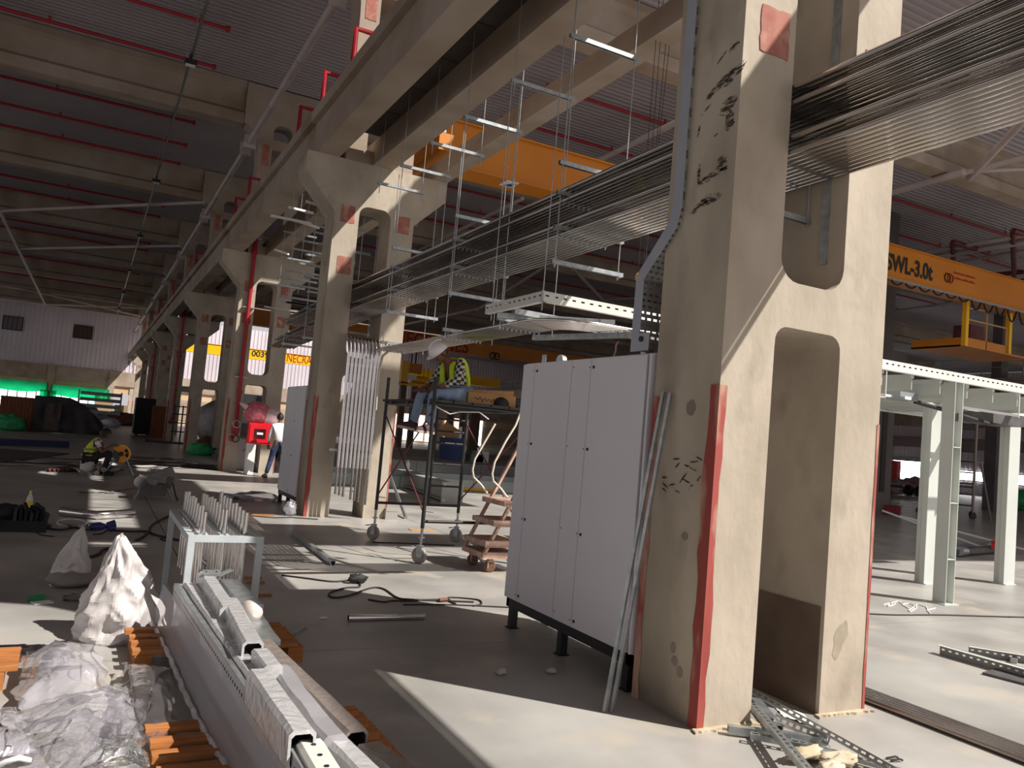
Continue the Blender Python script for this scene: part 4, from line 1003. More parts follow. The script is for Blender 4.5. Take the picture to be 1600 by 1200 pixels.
# ------------------------------------------------------------------ red hose cabinet, bag and bits at the third column
p = ony(405, 680, 22.3)
t = thing('hose_cabinet', 'red fire hose cabinet with a dark glass window on a white pedestal', 'cabinet', (p.x, 22.35, 0))
z0 = ony(405,694,22.3).z; z1 = ony(405,661,22.3).z
RB = mat('bright_red', 'D01020', .4)
MB().box(-.28,.34,0,.26,z0,z1).build('box', RB, t); d = MB().box(-.25,.31,-.02,0,z0+.04,z1-.04).build('door', RB, t)
MB().box(-.13,.17,-.03,-.015,z0+.15,z1-.16).build('window_panel', mat('dark_red_glass','3A0A10',.2), d); MB().box(-.06,.1,-.034,-.03,(z0+z1)/2-.03,(z0+z1)/2+.03).build('white_plate', WHITE, d)
MB().box(-.26,-.04,.02,.24,0,z0).build('pedestal', WHITE, t)
# big pink wrapped bundle on the cabinet
p = ony(404, 646, 22.35); t = thing('pink_bundle', 'big pink plastic wrapped hose bundle sitting on the red hose cabinet', 'bundle', (p.x, 22.47, z1))
def blob(rx, ry, rz, seed, c=(0,0,0), n=18, m=12, amp=.16, fq=2.2, zmin=None):
    b = MB(); vs = []; sd = V((seed*3.1, seed*1.7, seed*.9))
    for j in range(m+1):
        for i in range(n):
            th = pi*j/m; ph = 2*pi*i/n; d = V((sin(th)*cos(ph), sin(th)*sin(ph), cos(th)))
            r = 1+amp*(MN.noise(d*fq+sd)+.5*MN.noise(d*fq*2.3+sd))
            q = V((d.x*rx*r, d.y*ry*r, d.z*rz*r)); 
            if zmin is not None: q.z = max(q.z, zmin)
            vs.append(V(c)+q)
    return b.add(vs, [(j*n+i, j*n+(i+1)%n, (j+1)*n+(i+1)%n, (j+1)*n+i) for j in range(m) for i in range(n)], True)
PINK = mat('pink_wrap', 'D0707C', .35, c2='C05464', scale=9, c3='EAA8B0', s3=12)
blob(.36,.2,.3,3,(-.03,0,.27)).build('coil', PINK, t)
blob(.3,.17,.24,8,(.34,.0,.2)).build('wrap', mat('pale_pink_wrap','DDB0B8',.3,c2='E6CCD0',scale=7), t)
MB().tube([(-.3,-.05,.4),(-.42,-.05,.46),(-.5,-.03,.5)], .05, 7, rads=[.08,.06,.02]).build('knot', MATS['pale_pink_wrap'], t)
tag(MB().tube([ony(380,705,23.2), ony(384,700,23.1), ony(396,715,23.0), ony(401,730,22.9)], .012, 5).build('cable', BLACKR), 'thin cable drooping by the base of the third column', 'cable')
t = thing('box_panel', 'pale grey board standing behind the third column', 'board', (3.95, 23.8, 0)); MB().box(-.25,.35,0,.04,0,.95).build('board', CAB, t); MB().box(-.25,.35,-.01,0,.9,.95).build('edge_trim', GREYS, t)
# ================================================================== left half: bench of tubes, workers' corner, far clutter
BAGW = mat('white_sack', 'C2BDBB', .5, c2='B2ACAB', scale=4)
# steel frame with hanging tubes
t = thing('tube_rack', 'pale grey steel frame holding three rows of upright polished tubes', 'rack', (.70, 5.88, 0))
RW, RD, RH = .46, 1.45, .745
PG = mat('pale_grey_steel', 'B9C0C2', .45, c2='AEB5B8', scale=5)
for x in (0, RW):
    for y in (0, RD): MB().box(x-.022,x+.022,y-.022,y+.022,0,RH).build('leg', PG, t)
for x in (0, RW): MB().box(x-.022,x+.022,.022,RD-.022,RH-.044,RH).build('rail', PG, t); MB().box(x-.018,x+.018,.022,RD-.022,.1,.136).build('low_rail', PG, t)
for y in (0, RD): MB().box(.022,RW-.022,y-.022,y+.022,RH-.044,RH).build('rail', PG, t)
for x in (.068, .112, .208, .252, .348, .392): MB().box(x-.004-.012,x+.004,.02,RD-.02,RH-.02,RH-.002).build('slot_bar', PG, t)
tm = MB().tube([(0,0,-.47),(0,0,.155)], .0145, 10, inner=.82).mesh('upright_tube', CHROME2)
tm2 = MB().tube([(0,0,-.47),(0,0,.155)], .0145, 10, inner=.82).mesh('upright_tube', CHROME2)
nt_ = 0
for r, x in enumerate((.085, .225, .365)):
    for i in range(9):
        o = link('upright_tube', tm2 if r else tm); o.location = (.70+x, 5.88+.09+.158*i, RH+.012+random.uniform(-.016,.016)); nt_ += 1
        tag(o, 'short polished tube, %s from the front in the %s row of the steel frame' % (ORD[i], ('left', 'middle', 'right')[r]), 'tube', 'tubes in the %s row of the frame' % ('left', 'middle', 'right')[r])
tag(MB().tube([fl(318,874,.42), fl(338,893,.36)], .028, 12, inner=.85).build('loose_tube', CHROME), 'thick polished tube lying slanted inside the steel frame', 'tube')
# wooden slats on the floor behind the frame legs
for i, (px, py) in enumerate(((392,905),(396,912),(406,932))):
    p = fl(px, py); tag(MB().box(p.x-.06,p.x+.1,p.y-.03,p.y+.03,0,.02).build('wood_block', WOOD), 'small wood block on the floor by the frame leg, %s' % ('farthest', 'middle', 'nearest')[i], 'block')

# white sacks
def sack(name, label, base, r, h, lean, seed, m, dark=None):
    t = thing(name, label, 'sack', base); b = MB(); n, k = 90, 56; vs = []; sd = V((seed*2.3, seed, seed*.7))
    for j in range(k+1):
        f = j/k
        for i in range(n):
            a = 2*pi*i/n; d = V((cos(a), sin(a), 0))
            prof = (1-f**1.35)*.93+.05 if f < .97 else .03
            q = V((cos(a)*1.1, sin(a)*1.1, f*2.6))+sd
            fold = MN.noise(q*1.3)*.3 + .22 - abs(MN.noise(q*1.6))*.7 + .03 - abs(MN.noise(q*3.6))*.14
            rr = r*prof*(1+fold*(.45+.55*f)) * (1.0 if f > .06 else .9+f*1.6)
            vs.append(V((d.x*rr+lean[0]*f*f, d.y*rr+lean[1]*f*f, h*f+.02*MN.noise(q*2.2)*(f > .03))))
    b.add(vs, [(j*n+i, j*n+(i+1)%n, (j+1)*n+(i+1)%n, (j+1)*n+i) for j in range(k) for i in range(n)], False)
    b.build('cloth', m, t); return t
sack('white_sack', 'crumpled white sack with a peaked top standing on the dark floor, smaller of two', (-.01,7.98,.0), .17, .50, (.06,.02), 3, BAGW)
p = fl(105, 915); tag(blob(.19,.17,.075,5,(p.x+.02,p.y,.06),zmin=-.06).build('sack_bundle', mat('grey_sack','8E8682',.8,c2='77706C',scale=5)), 'flattened grey sack under and beside the small white sack', 'sack')
p = fl(122, 938); tag(blob(.1,.05,.03,6,(p.x,p.y,.022),amp=.5,fq=4,zmin=-.02).build('rag', mat('dark_rag','4E4642',.9,c2='8A827C',scale=14)), 'dark crumpled rag on the floor below the small white sack', 'rag')
sack('white_sack', 'big crumpled white sack with a pointed top beside the wrapped profiles', (.33,6.2,.0), .30, .70, (-.05,.0), 8, BAGW)
tag(MB().grid(lambda u, v: (lambda q: V((q.x+.12*(u-.5), q.y+.16*(v-.5), .006+.02*u*v)))(fl(57,936)), 4, 4).build('green_card', mat('green_card','1C9A58',.6)), 'bright green paper scrap on the floor left of the small sack', 'paper')
p = fl(66, 942); tag(MB().obox((p.x,p.y,.004), .14,.1,.006,.4).build('white_card', WHITE), 'white paper scrap next to the green one', 'paper')

# toolbox, bottle, bent tube, cables, bender
t = thing('tool_bag', 'black open tool bag full of dark cases at the left edge', 'bag', (-.62,11.2,0))
MB().box(-.35,.3,-.22,.2,0,.13).build('base', BLACKR, t)
for i in range(7): MB().obox((.02+.045*i-.05, -.12+.02*(i%2), .15+.03*(i%3)), .035, .2, .2, .1*i, .25).build('case', BLACKR if i % 3 else mat('dark_case','3A3C3E',.4), t)
MB().lathe([(.05,0),(.05,.12)], (-.22,-.24,.1), 10, (0,-1,.3)).build('orange_tool', mat('tool_orange','C8641E',.5), t); blob(.2,.14,.12,11,(-.15,.05,.18)).build('flap', BLACKR, t)
t = thing('water_bottle', 'clear plastic water bottle with a yellow label standing on the floor', 'bottle', (-.6,12.6,0))
PETM = mat('clear_plastic', 'EDEFEF', .08, alpha=.45)
MB().lathe([(.036,0),(.04,.02),(.037,.06),(.04,.1),(.04,.2),(.03,.25),(.014,.285),(.014,.3)], (0,0,0), 14).build('body', PETM, t)
MB().lathe([(.0405,.13),(.0405,.19)], (0,0,0), 14).build('label', mat('yellow_label','D8C22C',.5), t); MB().lathe([(.017,.295),(.017,.325)], (0,0,0), 10).build('cap', mat('yellow_label','D8C22C',.5), t)
a, b_ = fl(96,806), fl(206,808); mid = fl(150,812)
tag(MB().tube([a+V((0,.0,.06)), a.lerp(mid,.5)+V((0,-.02,.06)), mid+V((0,0,.06)), mid.lerp(b_,.5)+V((0,-.02,.06)), b_+V((0,0,.06))], .06, 16, inner=.9).build('bent_tube', CHROME2), 'thick slightly bent chrome tube lying in the sun patch', 'tube')
CABLEM = mat('dark_cable', '2A2322', .7); BLUEC = mat('blue_purple_plastic', '2E2A6E', .5)
def cable(name, label, pts, r=.012, z=None, m=CABLEM, cat='cable'):
    P = [fl(*p) if len(p) == 2 else fl(p[0], p[1], p[2]) for p in pts]
    Q_ = []
    for i in range(len(P)-1):
        p0, p1, p2, p3 = P[max(i-1,0)], P[i], P[i+1], P[min(i+2,len(P)-1)]
        for k in range(5):
            u = k/5; Q_.append(.5*((2*p1)+(p2-p0)*u+(2*p0-5*p1+4*p2-p3)*u*u+(3*p1-p0-3*p2+p3)*u**3))
    Q_.append(P[-1])
    return tag(MB().tube([V((q.x,q.y,q.z+r*.95)) for q in Q_], r, 6).build(name, m), label, cat)
cable('cable', 'dark cable looping from the tool bag towards the blue tool', [(60,817),(80,823),(70,826),(95,829),(120,824),(100,822),(135,829),(150,828)], .012)
cable('cable', 'thin dark cable end wriggling below the tool bag', [(42,830),(55,831),(62,836),(72,838),(85,839)], .007)
cable('cable', 'long dark cable running from the tube frame down to the big sack', [(272,804),(255,812),(238,822),(232,832),(222,842),(200,851),(175,858),(160,862),(155,868),(140,873)], .016)
cable('cable', 'dark cable crossing towards the tube frame', [(172,830),(205,832),(228,832),(245,838),(262,842),(280,846)], .014)
cable('cable', 'short cable curl left of the tube frame legs', [(250,843),(258,846),(268,844),(262,840),(250,843)], .01)
t = thing('blue_tool', 'small blue and purple power tool with a curled lead on the floor', 'tool', fl(152,829)); t.location.z = 0
blob(.1,.06,.05,4,(0,0,.05)).build('body', BLUEC, t); MB().lathe([(.04,0),(.05,.1)], (.1,.02,.06), 10, (1,.2,.3)).build('head', BLUEC, t); blob(.05,.04,.04,9,(.16,-.05,.04)).build('nozzle', BLUEC, t)
cable('cable', 'dark lead curling around the blue tool', [(138,829),(137,820),(145,818),(158,818),(168,826),(160,834),(145,836)], .008)
c = fl(112,818); tag(MB().tube([(c.x+.17*cos(a)+.0, c.y+.35*sin(a), .012) for a in [2*pi*i/20 for i in range(21)]], .012, 5, cap=False).build('clear_hose', PETM), 'clear plastic hose ring lying below the chrome tube', 'hose')
t = thing('bending_machine', 'grey bench bending machine on splayed legs on the floor', 'machine', (1.09,15.2,0))
DGM = mat('dark_grey_machine', '4A4748', .5, c2='5C5858', scale=6); MGM = mat('mid_grey_machine','7E7A7A',.5,c2='6C6868',scale=5)
MB().obox((0,0,.17), .42,.3,.2).build('body', DGM, t); MB().obox((.08,0,.42), .48,.22,.14,0,0,-.42).build('arm', MGM, t); MB().obox((-.1,-.05,.33), .3,.26,.1,0,0,.2).build('bed', MGM, t)
for x, y in ((-.25,-.15),(.32,-.15),(-.2,.18),(.3,.15)): MB().bar((x*.7,y*.7,.2),(x*1.15,y*1.2,0),.03,.03).build('leg', GREYS, t)
MB().lathe([(.1,0),(.1,.05)], (-.22,-.16,.3), 14, (0,-1,0)).build('die', DGM, t); MB().obox((.25,-.02,.3),.1,.18,.2,0,0,.2).build('motor', DGM, t); MB().tube([(.3,-.1,.3),(.36,-.2,.1),(.4,-.25,.02)], .012, 5).build('lead', BLACKR, t)
cable('rod', 'thin rod lying on the floor left of the bending machine', [(137,776),(160,772),(190,766),(215,762)], .008, m=GREYS, cat='rod')

# seated worker with cut-off saw
t = thing('person', 'person in a yellow vest sitting on a white bucket at the cutting saw', 'person', (.12,19.95,0))
o = V((.06,19.9,0)); F = V((.96,-.1,0)).normalized(); S = V((.1,.96,0)).normalized()
def W2(f, s, z): return tuple(o+F*f+S*s+V((0,0,z)))
J = {'pel': (*W2(.0,0,.40), .15,.12), 'wst': (*W2(.03,0,.52), .135,.11), 'chs': (*W2(.12,0,.68), .16,.115), 'nck': (*W2(.2,0,.79), .055), 'hd': (*W2(.24,0,.83), .05),
     'lsh': (*W2(.15,.17,.72), .062), 'lel': (*W2(.26,.22,.5), .048), 'lwr': (*W2(.42,.1,.66), .032), 'rsh': (*W2(.15,-.17,.72), .062), 'rel': (*W2(.27,-.22,.5), .048), 'rwr': (*W2(.43,-.08,.66), .032),
     'lhp': (*W2(.04,.1,.37), .095), 'lkn': (*W2(.42,.16,.5), .066), 'lan': (*W2(.33,.14,.1), .042), 'rhp': (*W2(.04,-.1,.37), .095), 'rkn': (*W2(.43,-.14,.5), .066), 'ran': (*W2(.33,-.14,.1), .042)}
wskin('body', {k: (*v[:3], *[r*.88 for r in v[3:]]) for k, v in J.items()}, BON, SKINM, t)
wskin('shirt', grow(['pel','wst','chs','lsh','rsh'], 1.04) | {'nck': (*J['nck'][:3], .06), 'lsl': (*lerp(J['lsh'],J['lel'],.6), .066), 'rsl': (*lerp(J['rsh'],J['rel'],.6), .066)}, [('pel','wst'),('wst','chs'),('chs','nck'),('chs','lsh'),('lsh','lsl'),('chs','rsh'),('rsh','rsl')], mat('maroon_white_shirt','5A2A30',.85,c2='D8D0D0',scale=9,lo=.5,hi=.56), t)
wskin('trousers', grow(['pel','lhp','lkn','rhp','rkn'], 1.1) | {'lan': (*J['lan'][:3], .055), 'ran': (*J['ran'][:3], .055)}, [('pel','lhp'),('lhp','lkn'),('lkn','lan'),('pel','rhp'),('rhp','rkn'),('rkn','ran')], mat('black_trousers','1E1D20',.9), t)
vj = grow(['pel','wst','chs'], 1.24); vj['e'] = (*W2(.16,.11,.77), .07,.07); vj['f'] = (*W2(.16,-.11,.77), .07,.07)
ve = wskin('vest', vj, [('pel','wst'),('wst','chs'),('chs','e'),('chs','f')], HIVIS, t)
for f, z in ((-.0,.42), (.04,.55)):
    MB().tube([W2(f+.02+.165*cos(a), .19*sin(a), z) for a in [2*pi*i/18 for i in range(19)]], .02, 4, cap=False).build('reflective_band', mat('band_grey','8E8A6A',.5), t, world=True)
hc = V(W2(.28,0,.91)); hf = F*.8+V((0,0,-.6)); hu = F*.5+V((0,0,.85))
hb, *_ = head_mesh(hc, hf, hu, SKINM); hb.build('head', SKINM, t, world=True); face_bits(t, hc, hf, hu); cap_mesh(hc, hf, hu, 0, r=(.112,.095,.13), cut=-.6, fr=.5).build('hair', HAIR, t, world=True)
hand('hand', J['lwr'][:3], F+V((0,0,.3)), (0,0,-1), t, 1, .7); hand('hand', J['rwr'][:3], F+V((0,0,.3)), (0,0,-1), t, -1, .7)
for s in (.14, -.14): shoe(t, W2(.26,s,.024), W2(.54,s*1.1,.024), .1, BLACKR, BLACKR)
tag(MB().lathe([(.13,0),(.15,.28),(.155,.28)], (.06,19.9,0), 18).build('bucket', WHITE), 'white bucket under the person in the yellow vest', 'bucket')
t = thing('cutoff_saw', 'orange cut-off saw with a round blade guard on a metal stand', 'saw', (.70,20.0,0))
c = (0,0,.48)
def wedge(r0, r1, a0, a1, y0, y1, k=18):
    P = [(r1*cos(radians(a0+(a1-a0)*i/k)), c[2]+r1*sin(radians(a0+(a1-a0)*i/k))) for i in range(k+1)] + [(r0*cos(radians(a1-(a1-a0)*i/k)), c[2]+r0*sin(radians(a1-(a1-a0)*i/k))) for i in range(k+1)]
    return MB().prism(P, y0, y1)
SAWO = mat('saw_orange','E8920C',.4)
wedge(.05,.2,-100,150,-.05,.04).build('blade_guard', SAWO, t); wedge(.17,.2,-80,100,-.062,-.05).build('guard_rim', mat('saw_yellow','F0B030',.4), t)
for a in (0, 45): wedge(.09,.155,-30+a,10+a,-.054,-.049).build('guard_slot', BLACKR, t)
MB().lathe([(.17,-.006),(.17,.006)], c, 28, (0,1,0)).build('blade', mat('saw_blade','4E5048',.4,metal=.6), t); MB().lathe([(.055,-.07),(.055,.06)], c, 14, (0,1,0)).build('hub', BLACK, t)
for x0, x1 in ((-.12,-.3),(.12,.3)): MB().tube([(x0,-.06,.36),(x1,-.12,.02)], .018, 6).build('leg', GALV, t); MB().tube([(x0,.14,.36),(x1*.9,.2,.02)], .018, 6).build('leg', GALV, t)
MB().box(-.18,.18,-.04,.26,.28,.33).build('base_plate', DGM, t); MB().obox((.02,.2,.5),.16,.2,.14).build('motor', DGM, t)
# short tubes in a heap in front of the worker
random.seed(11)
spots = [(128,742,95),(137,743,80),(143,738,100),(150,742,84),(154,741,88),(158,742,92),(161,743,96),(147,736,84),(176,742,140),(166,741,78),(140,735,110),(171,736,70)]
for i, (px, py, a) in enumerate(spots):
    p = fl(px, py+1); r = .05; d = V((cos(radians(a)), sin(radians(a)), 0))
    o_ = MB().tube([V((p.x,p.y,r+.09*(i in (4,6,7)))), V((p.x,p.y,r+.09*(i in (4,6,7))))+d*random.uniform(.7,1.3)], r, 10, inner=.8).build('steel_tube', mat('dull_tube','96908E',.35,metal=.7,c2='7E7876',scale=7))
    tag(o_, 'short dull steel tube in the heap by the sitting person, %s from the left' % ORD[sorted(q[0] for q in spots).index(px)], 'tube', 'steel tubes in the heap by the saw')
for i in range(5):
    p = fl(74+7*i, 738); tag(MB().tube([(p.x,p.y,.04),(p.x+.45,p.y+1.5,.04)], .04, 8, inner=.8).build('rusty_tube', mat('rusty_tube','5A3838',.6,c2='6E4A48',scale=6)), 'rust-brown tube left of the sitting person, %s of a flat row of five' % ORD[i], 'tube', 'row of rust-brown tubes')
# scraps of strips and sheet on the floor around
SCR = [mat('scrap_dark','4A4240',.7,c2='5C5250',scale=4), mat('scrap_bright','D8D4D4',.35,c2='BDB8B8',scale=5), mat('scrap_grey','8A8482',.6)]
random.seed(4); k = 0
for (px, py, L, w, a, m) in ((40,722,2.2,.35,.1,1),(55,724,3.4,.4,.15,0),(20,727,.9,.2,.3,1),(120,724,2.6,.25,.2,0),(92,717,1.5,.2,.1,0),(205,720,1.4,.3,.1,2),(215,724,2.2,.4,-.2,1),(228,729,1.8,.5,.3,1),(240,724,2.4,.3,-.1,0),(252,722,1.6,.4,.5,2),(262,728,2.0,.35,.0,0),
      (275,722,1.6,.16,-.9,1),(290,729,2.6,.4,.1,0),(310,731,3.0,.45,.05,0),(330,733,2.4,.4,.1,0),(222,716,1.8,.3,.2,0),(245,716,1.6,.2,-.2,2),(330,728,1.5,.3,.2,0),(200,730,1.5,.3,.1,2),(300,724,1.2,.2,-.6,2),(150,771,.6,.06,.2,0),(8,716,1.0,.1,.2,0)):
    p = fl(px, py); bb = MB(); sd = random.random()*9
    bb.grid(lambda u, v: V((p.x,p.y,.012+.05*max(0,MN.noise(V((u*4+sd,v*2,sd)))))) + Matrix.Rotation(a,3,'Z') @ V(((u-.5)*L,(v-.5)*w*(1+.5*MN.noise(V((u*3,sd,0)))),0)), 10, 4, False)
    tag(bb.build('scrap_strip', SCR[m]), '%s scrap strip on the floor, %s from the left along the work area' % (('dark','bright','grey')[m], ['outermost','second','third','fourth','fifth','sixth','seventh','eighth','ninth','tenth','eleventh','twelfth','thirteenth','fourteenth','fifteenth','sixteenth','seventeenth','eighteenth','nineteenth','twentieth','twenty-first','twenty-second'][sorted([40,55,20.1,120,92,205,215,228,240,252,262,275,290,310,330.1,222,245,330,200,300,150,8]).index(px if (px,py) not in ((330,733),(20,727)) else px+.1)]), 'scrap'); k += 1
# long blue beam and dark mats
p, q = fl(-40,694), fl(104,699); tag(MB().bar(V((p.x,p.y,.1)), V((q.x,q.y,.1)), .3, .2).build('blue_beam', mat('navy_blue','1C2452',.5)), 'long navy blue beam lying on the floor at the left', 'beam')
p = fl(18,712); tag(MB().obox((p.x-.2,p.y,.01), 1.8,5.0,.02,-.25).build('dark_mat', mat('dark_brown_mat','3E3230',.8)), 'dark brown mat flat on the floor at the left edge', 'mat')

# ------------------------------------------------------------------ crates and clutter far away
t = thing('wooden_crate', 'large red-brown wooden crate under a dark tarpaulin by the far left', 'crate', (-3.62,42.3,0))
CRW = mat('crate_wood','8A5236',.8,c2='74402A',scale=3,stretch=(6,6,.6)); 
for i in range(12): MB().box(.142*i,.142*i+.125,0,.04,.05,1.52).build('board', CRW, t)
for z in (.52,1.02): MB().box(0,1.7,-.03,0,z,z+.09).build('batten', CRW, t)
MB().box(0,1.7,.04,3,.05,1.5).build('body', CRW, t)
TARP = mat('dark_tarp','221F20',.6,c2='343032',scale=2)
b = MB()
def tarpf(u, v):
    x = -2.3+u*2.9; y = 42.2+v*3.4; z = 1.62-max(0,(u-.45))*2.6*(u-.2)+.1*MN.noise(V((u*5,v*4,2)))
    return V((x, y+.3*MN.noise(V((u*3,v*3,7))), max(.03, z)))
b.grid(tarpf, 22, 16); b.grid(lambda u, v: V((-2.3+u*2.9, 42.15+.15*MN.noise(V((u*6,v*3,1))), max(.03,(1.62-max(0,(u-.45))*2.6*(u-.2))*(1-v)+.02))), 22, 8)
tag(b.build('tarpaulin', TARP), 'black tarpaulin draped behind and over the wooden crate', 'tarp')
tag(MB().grid(lambda u, v: V((-1.85+.65*u, 42.0-.02+.12*MN.noise(V((u*3,v*3,5))), .1+1.25*v)), 8, 8).build('grey_sheet', mat('grey_brown_sheet','5E5048',.8,c2='4E423C',scale=3)), 'grey-brown sheet hanging at the crate side', 'sheet')
for px, py, sc, lab in ((12,671,1.0,'green net bundle in front of the wooden crate'),(313,711,.62,'green net bundle at the foot of the fourth column')):
    p = fl(px, py); tag(blob(.75*sc,.5*sc,.42*sc,px,(p.x,p.y-1.0*(px < 100),.3*sc),amp=.3,fq=3,zmin=-.29*sc).build('net_bundle', mat('green_bundle','2E9A5A',.7,c2='4CB878',scale=7)), lab, 'bundle')
p = fl(322,706); tag(blob(.45,.3,.34,31,(p.x+.1,p.y+.6,.25),amp=.3,zmin=-.24).build('brown_bundle', mat('brown_bundle','7A4E3A',.8)), 'brown bundle behind the green net bundle', 'bundle')
t = thing('tall_crate', 'black wrapped tall crate standing left of the colonnade', 'crate', (2.05,46.2,0)); MB().box(0,.95,0,1.6,.1,2.0).build('body', BLACKR, t); MB().box(.1,.25,.2,1.4,0,.1).box(.7,.85,.2,1.4,0,.1).build('skid', WOOD, t)
t = thing('tall_crate', 'brown wooden tall crate next to the black wrapped one', 'crate', (2.85,45.6,0))
for i in range(7): MB().box(.14*i,.14*i+.125,0,.04,.05,1.65).build('board', CRW, t)
MB().box(0,.98,.04,1.5,.0,1.62).build('body', CRW, t)
t = thing('wheeled_rack', 'grey shelf rack loaded with pipes far left by the green windows', 'rack', (-.9,66,0))
for x in (0,2.8): MB().bar((x,0,0),(x,0,2.4),.08,.08).bar((x,1,0),(x,1,2.4),.08,.08).build('upright', GREYS, t)
for z in (.7,1.15,1.6,2.05): MB().box(.1 if z > 1 else 0,2.8,0,1,z,z+.25).build('load', GREYS, t)
for i, (px, py, w, h, col, lab) in enumerate(((160,652,1.6,1.9,'9A8468','tan far carton stack by the green windows'),(188,650,1.5,1.7,'8C7860','second tan far carton stack by the green windows'),(199,660,1.2,.9,'C08838','small orange-tan box by the far wall'),(130,655,2.2,1.3,'7E7C84','grey wrapped heap by the far rack'),(150,660,2.0,.8,'9A98A0','pale wrapped heap on the far floor'),(185,660,3.6,1.0,'6E4C38','long brown rolls lying by the far wall'),(172,663,1.2,.6,'C8C4C8','white crumpled heap on the far floor'))):
    p = fl(px, py+4)
    if p.y > 84: p = EYE.lerp(p, 84/p.y); w *= .85; h *= .85
    if 'heap' in lab or 'rolls' in lab: tag(blob(w/2,.6,h*.55,40+i,(p.x,p.y,h*.4),amp=.35,fq=2.5,zmin=-h*.4).build('far_heap', mat('heap_%s' % col, col, .7, c2='%02X%02X%02X' % tuple(max(0,int(col[j:j+2],16)-26) for j in (0,2,4)), scale=4)), lab, 'heap')
    else:
        t = thing('carton_stack', lab, 'box', (p.x,p.y,0))
        MB().box(-w/2,w/2,0,1,0,h*.52).build('carton', mat('carton_%s' % col, col, .8), t); MB().box(-w/2+.05,w/2-.1,.05,1,h*.52,h).build('carton', MATS['carton_%s' % col], t)
NETM = mat('green_net_cloth','14A86C',.7,c2='1CBC80',scale=2)
nt = NETM.node_tree; bs = nt.nodes['Principled BSDF']; tl = nt.nodes.new('ShaderNodeBsdfTranslucent'); tl.inputs[0].default_value = lin('18B878'); mxs = nt.nodes.new('ShaderNodeMixShader'); mxs.inputs[0].default_value = .7
nt.links.new(bs.outputs[0], mxs.inputs[1]); nt.links.new(tl.outputs[0], mxs.inputs[2]); nt.links.new(mxs.outputs[0], nt.nodes['Material Output'].inputs[0])
# green nets hung across the far windows
for i, (x0, x1, z0, z1) in enumerate(((-15.5,-9.3,2.35,3.3),(-9.1,-3.95,2.2,3.0),(-3.75,1.5,2.0,2.9),(-15.2,-12.6,.3,2.4),(-4.6,-3.2,.3,2.3),(.2,1.6,.3,2.3))):
    bb = MB().grid(lambda u, v: V((x0+(x1-x0)*u, YW-.35+.12*sin(u*19+i), z0+(z1-z0)*v-.25*sin(pi*u)*(1-v)*(i < 3))), 16, 4)
    tag(bb.build('green_net', NETM), 'green netting over the far windows, %s' % ('upper strip at the far left','upper strip in the middle','upper strip at the right','hanging piece at the far left','hanging piece by the middle pillar','hanging piece by the colonnade')[i], 'net')
# dark rails and a standing person between the columns
t = thing('rail_stand', 'dark steel rail stand between the fifth columns', 'rack', (3.45,39.2,0))
for z in (.55,.95,1.35,1.7): MB().bar((-.2,0,z),(2.2,.2,z),.05,.05).build('rail', BLACK, t)
for x in (-.1,.25,.45,2.1): MB().bar((x,0,0),(x,0,1.75),.06,.06).build('post', BLACK, t)
MB().box(-1.2,2.2,-.2,.5,0,.08).build('base', BLACK, t)
t = thing('person', 'dark silhouetted person standing by the rail stand between the far columns', 'person', (4.75,41.5,0)); o = V((4.75,41.5,0))
J = {'pel': (*Q(0,0,.93), .15,.11), 'wst': (*Q(0,0,1.08), .14,.1), 'chs': (*Q(0,0,1.3), .165,.11), 'nck': (*Q(0,0,1.5), .055), 'hd': (*Q(0,-.02,1.57), .05), 'lsh': (*Q(-.19,0,1.42), .062), 'lel': (*Q(-.32,-.05,1.25), .048), 'lwr': (*Q(-.5,-.15,1.3), .033), 'rsh': (*Q(.19,0,1.42), .062), 'rel': (*Q(.26,.02,1.15), .048), 'rwr': (*Q(.22,-.1,.93), .033),
     'lhp': (*Q(-.1,0,.88), .092), 'lkn': (*Q(-.13,0,.48), .066), 'lan': (*Q(-.14,.02,.09), .045), 'rhp': (*Q(.1,0,.88), .092), 'rkn': (*Q(.14,0,.48), .066), 'ran': (*Q(.15,.02,.09), .045)}
wskin('body', {k: (*v[:3], *[r*.88 for r in v[3:]]) for k, v in J.items()}, BON, SKINM, t, 1)
wskin('shirt', grow(['pel','wst','chs','lsh','lel','rsh','rel'], 1.08), [('pel','wst'),('wst','chs'),('chs','lsh'),('lsh','lel'),('chs','rsh'),('rsh','rel')], mat('olive_shirt','3A3E30',.9), t, 1)
wskin('trousers', grow(['pel','lhp','lkn','rhp','rkn'], 1.1) | {'lan': (*J['lan'][:3], .055), 'ran': (*J['ran'][:3], .055)}, [('pel','lhp'),('lhp','lkn'),('lkn','lan'),('pel','rhp'),('rhp','rkn'),('rkn','ran')], mat('black_trousers','1E1D20',.9), t, 1)
hc = V(Q(0,-.03,1.66)); hb, *_ = head_mesh(hc, (-.3,-1,0), (0,0,1), SKINM); hb.build('head', SKINM, t, world=True); face_bits(t, hc, (-.3,-1,0), (0,0,1)); cap_mesh(hc, (-.3,-1,0), (0,0,1), 0, cut=-.4, fr=.5).build('hair', HAIR, t, world=True)
hand('hand', J['lwr'][:3], (-1,-.2,.1), (0,0,-1), t, 1, .4); hand('hand', J['rwr'][:3], (0,-.2,-1), (-1,0,0), t, -1, .4)
for x in (-.14,.15): shoe(t, Q(x,.06,.024), Q(x*1.2,-.22,.024), .1, BLACKR, BLACKR)
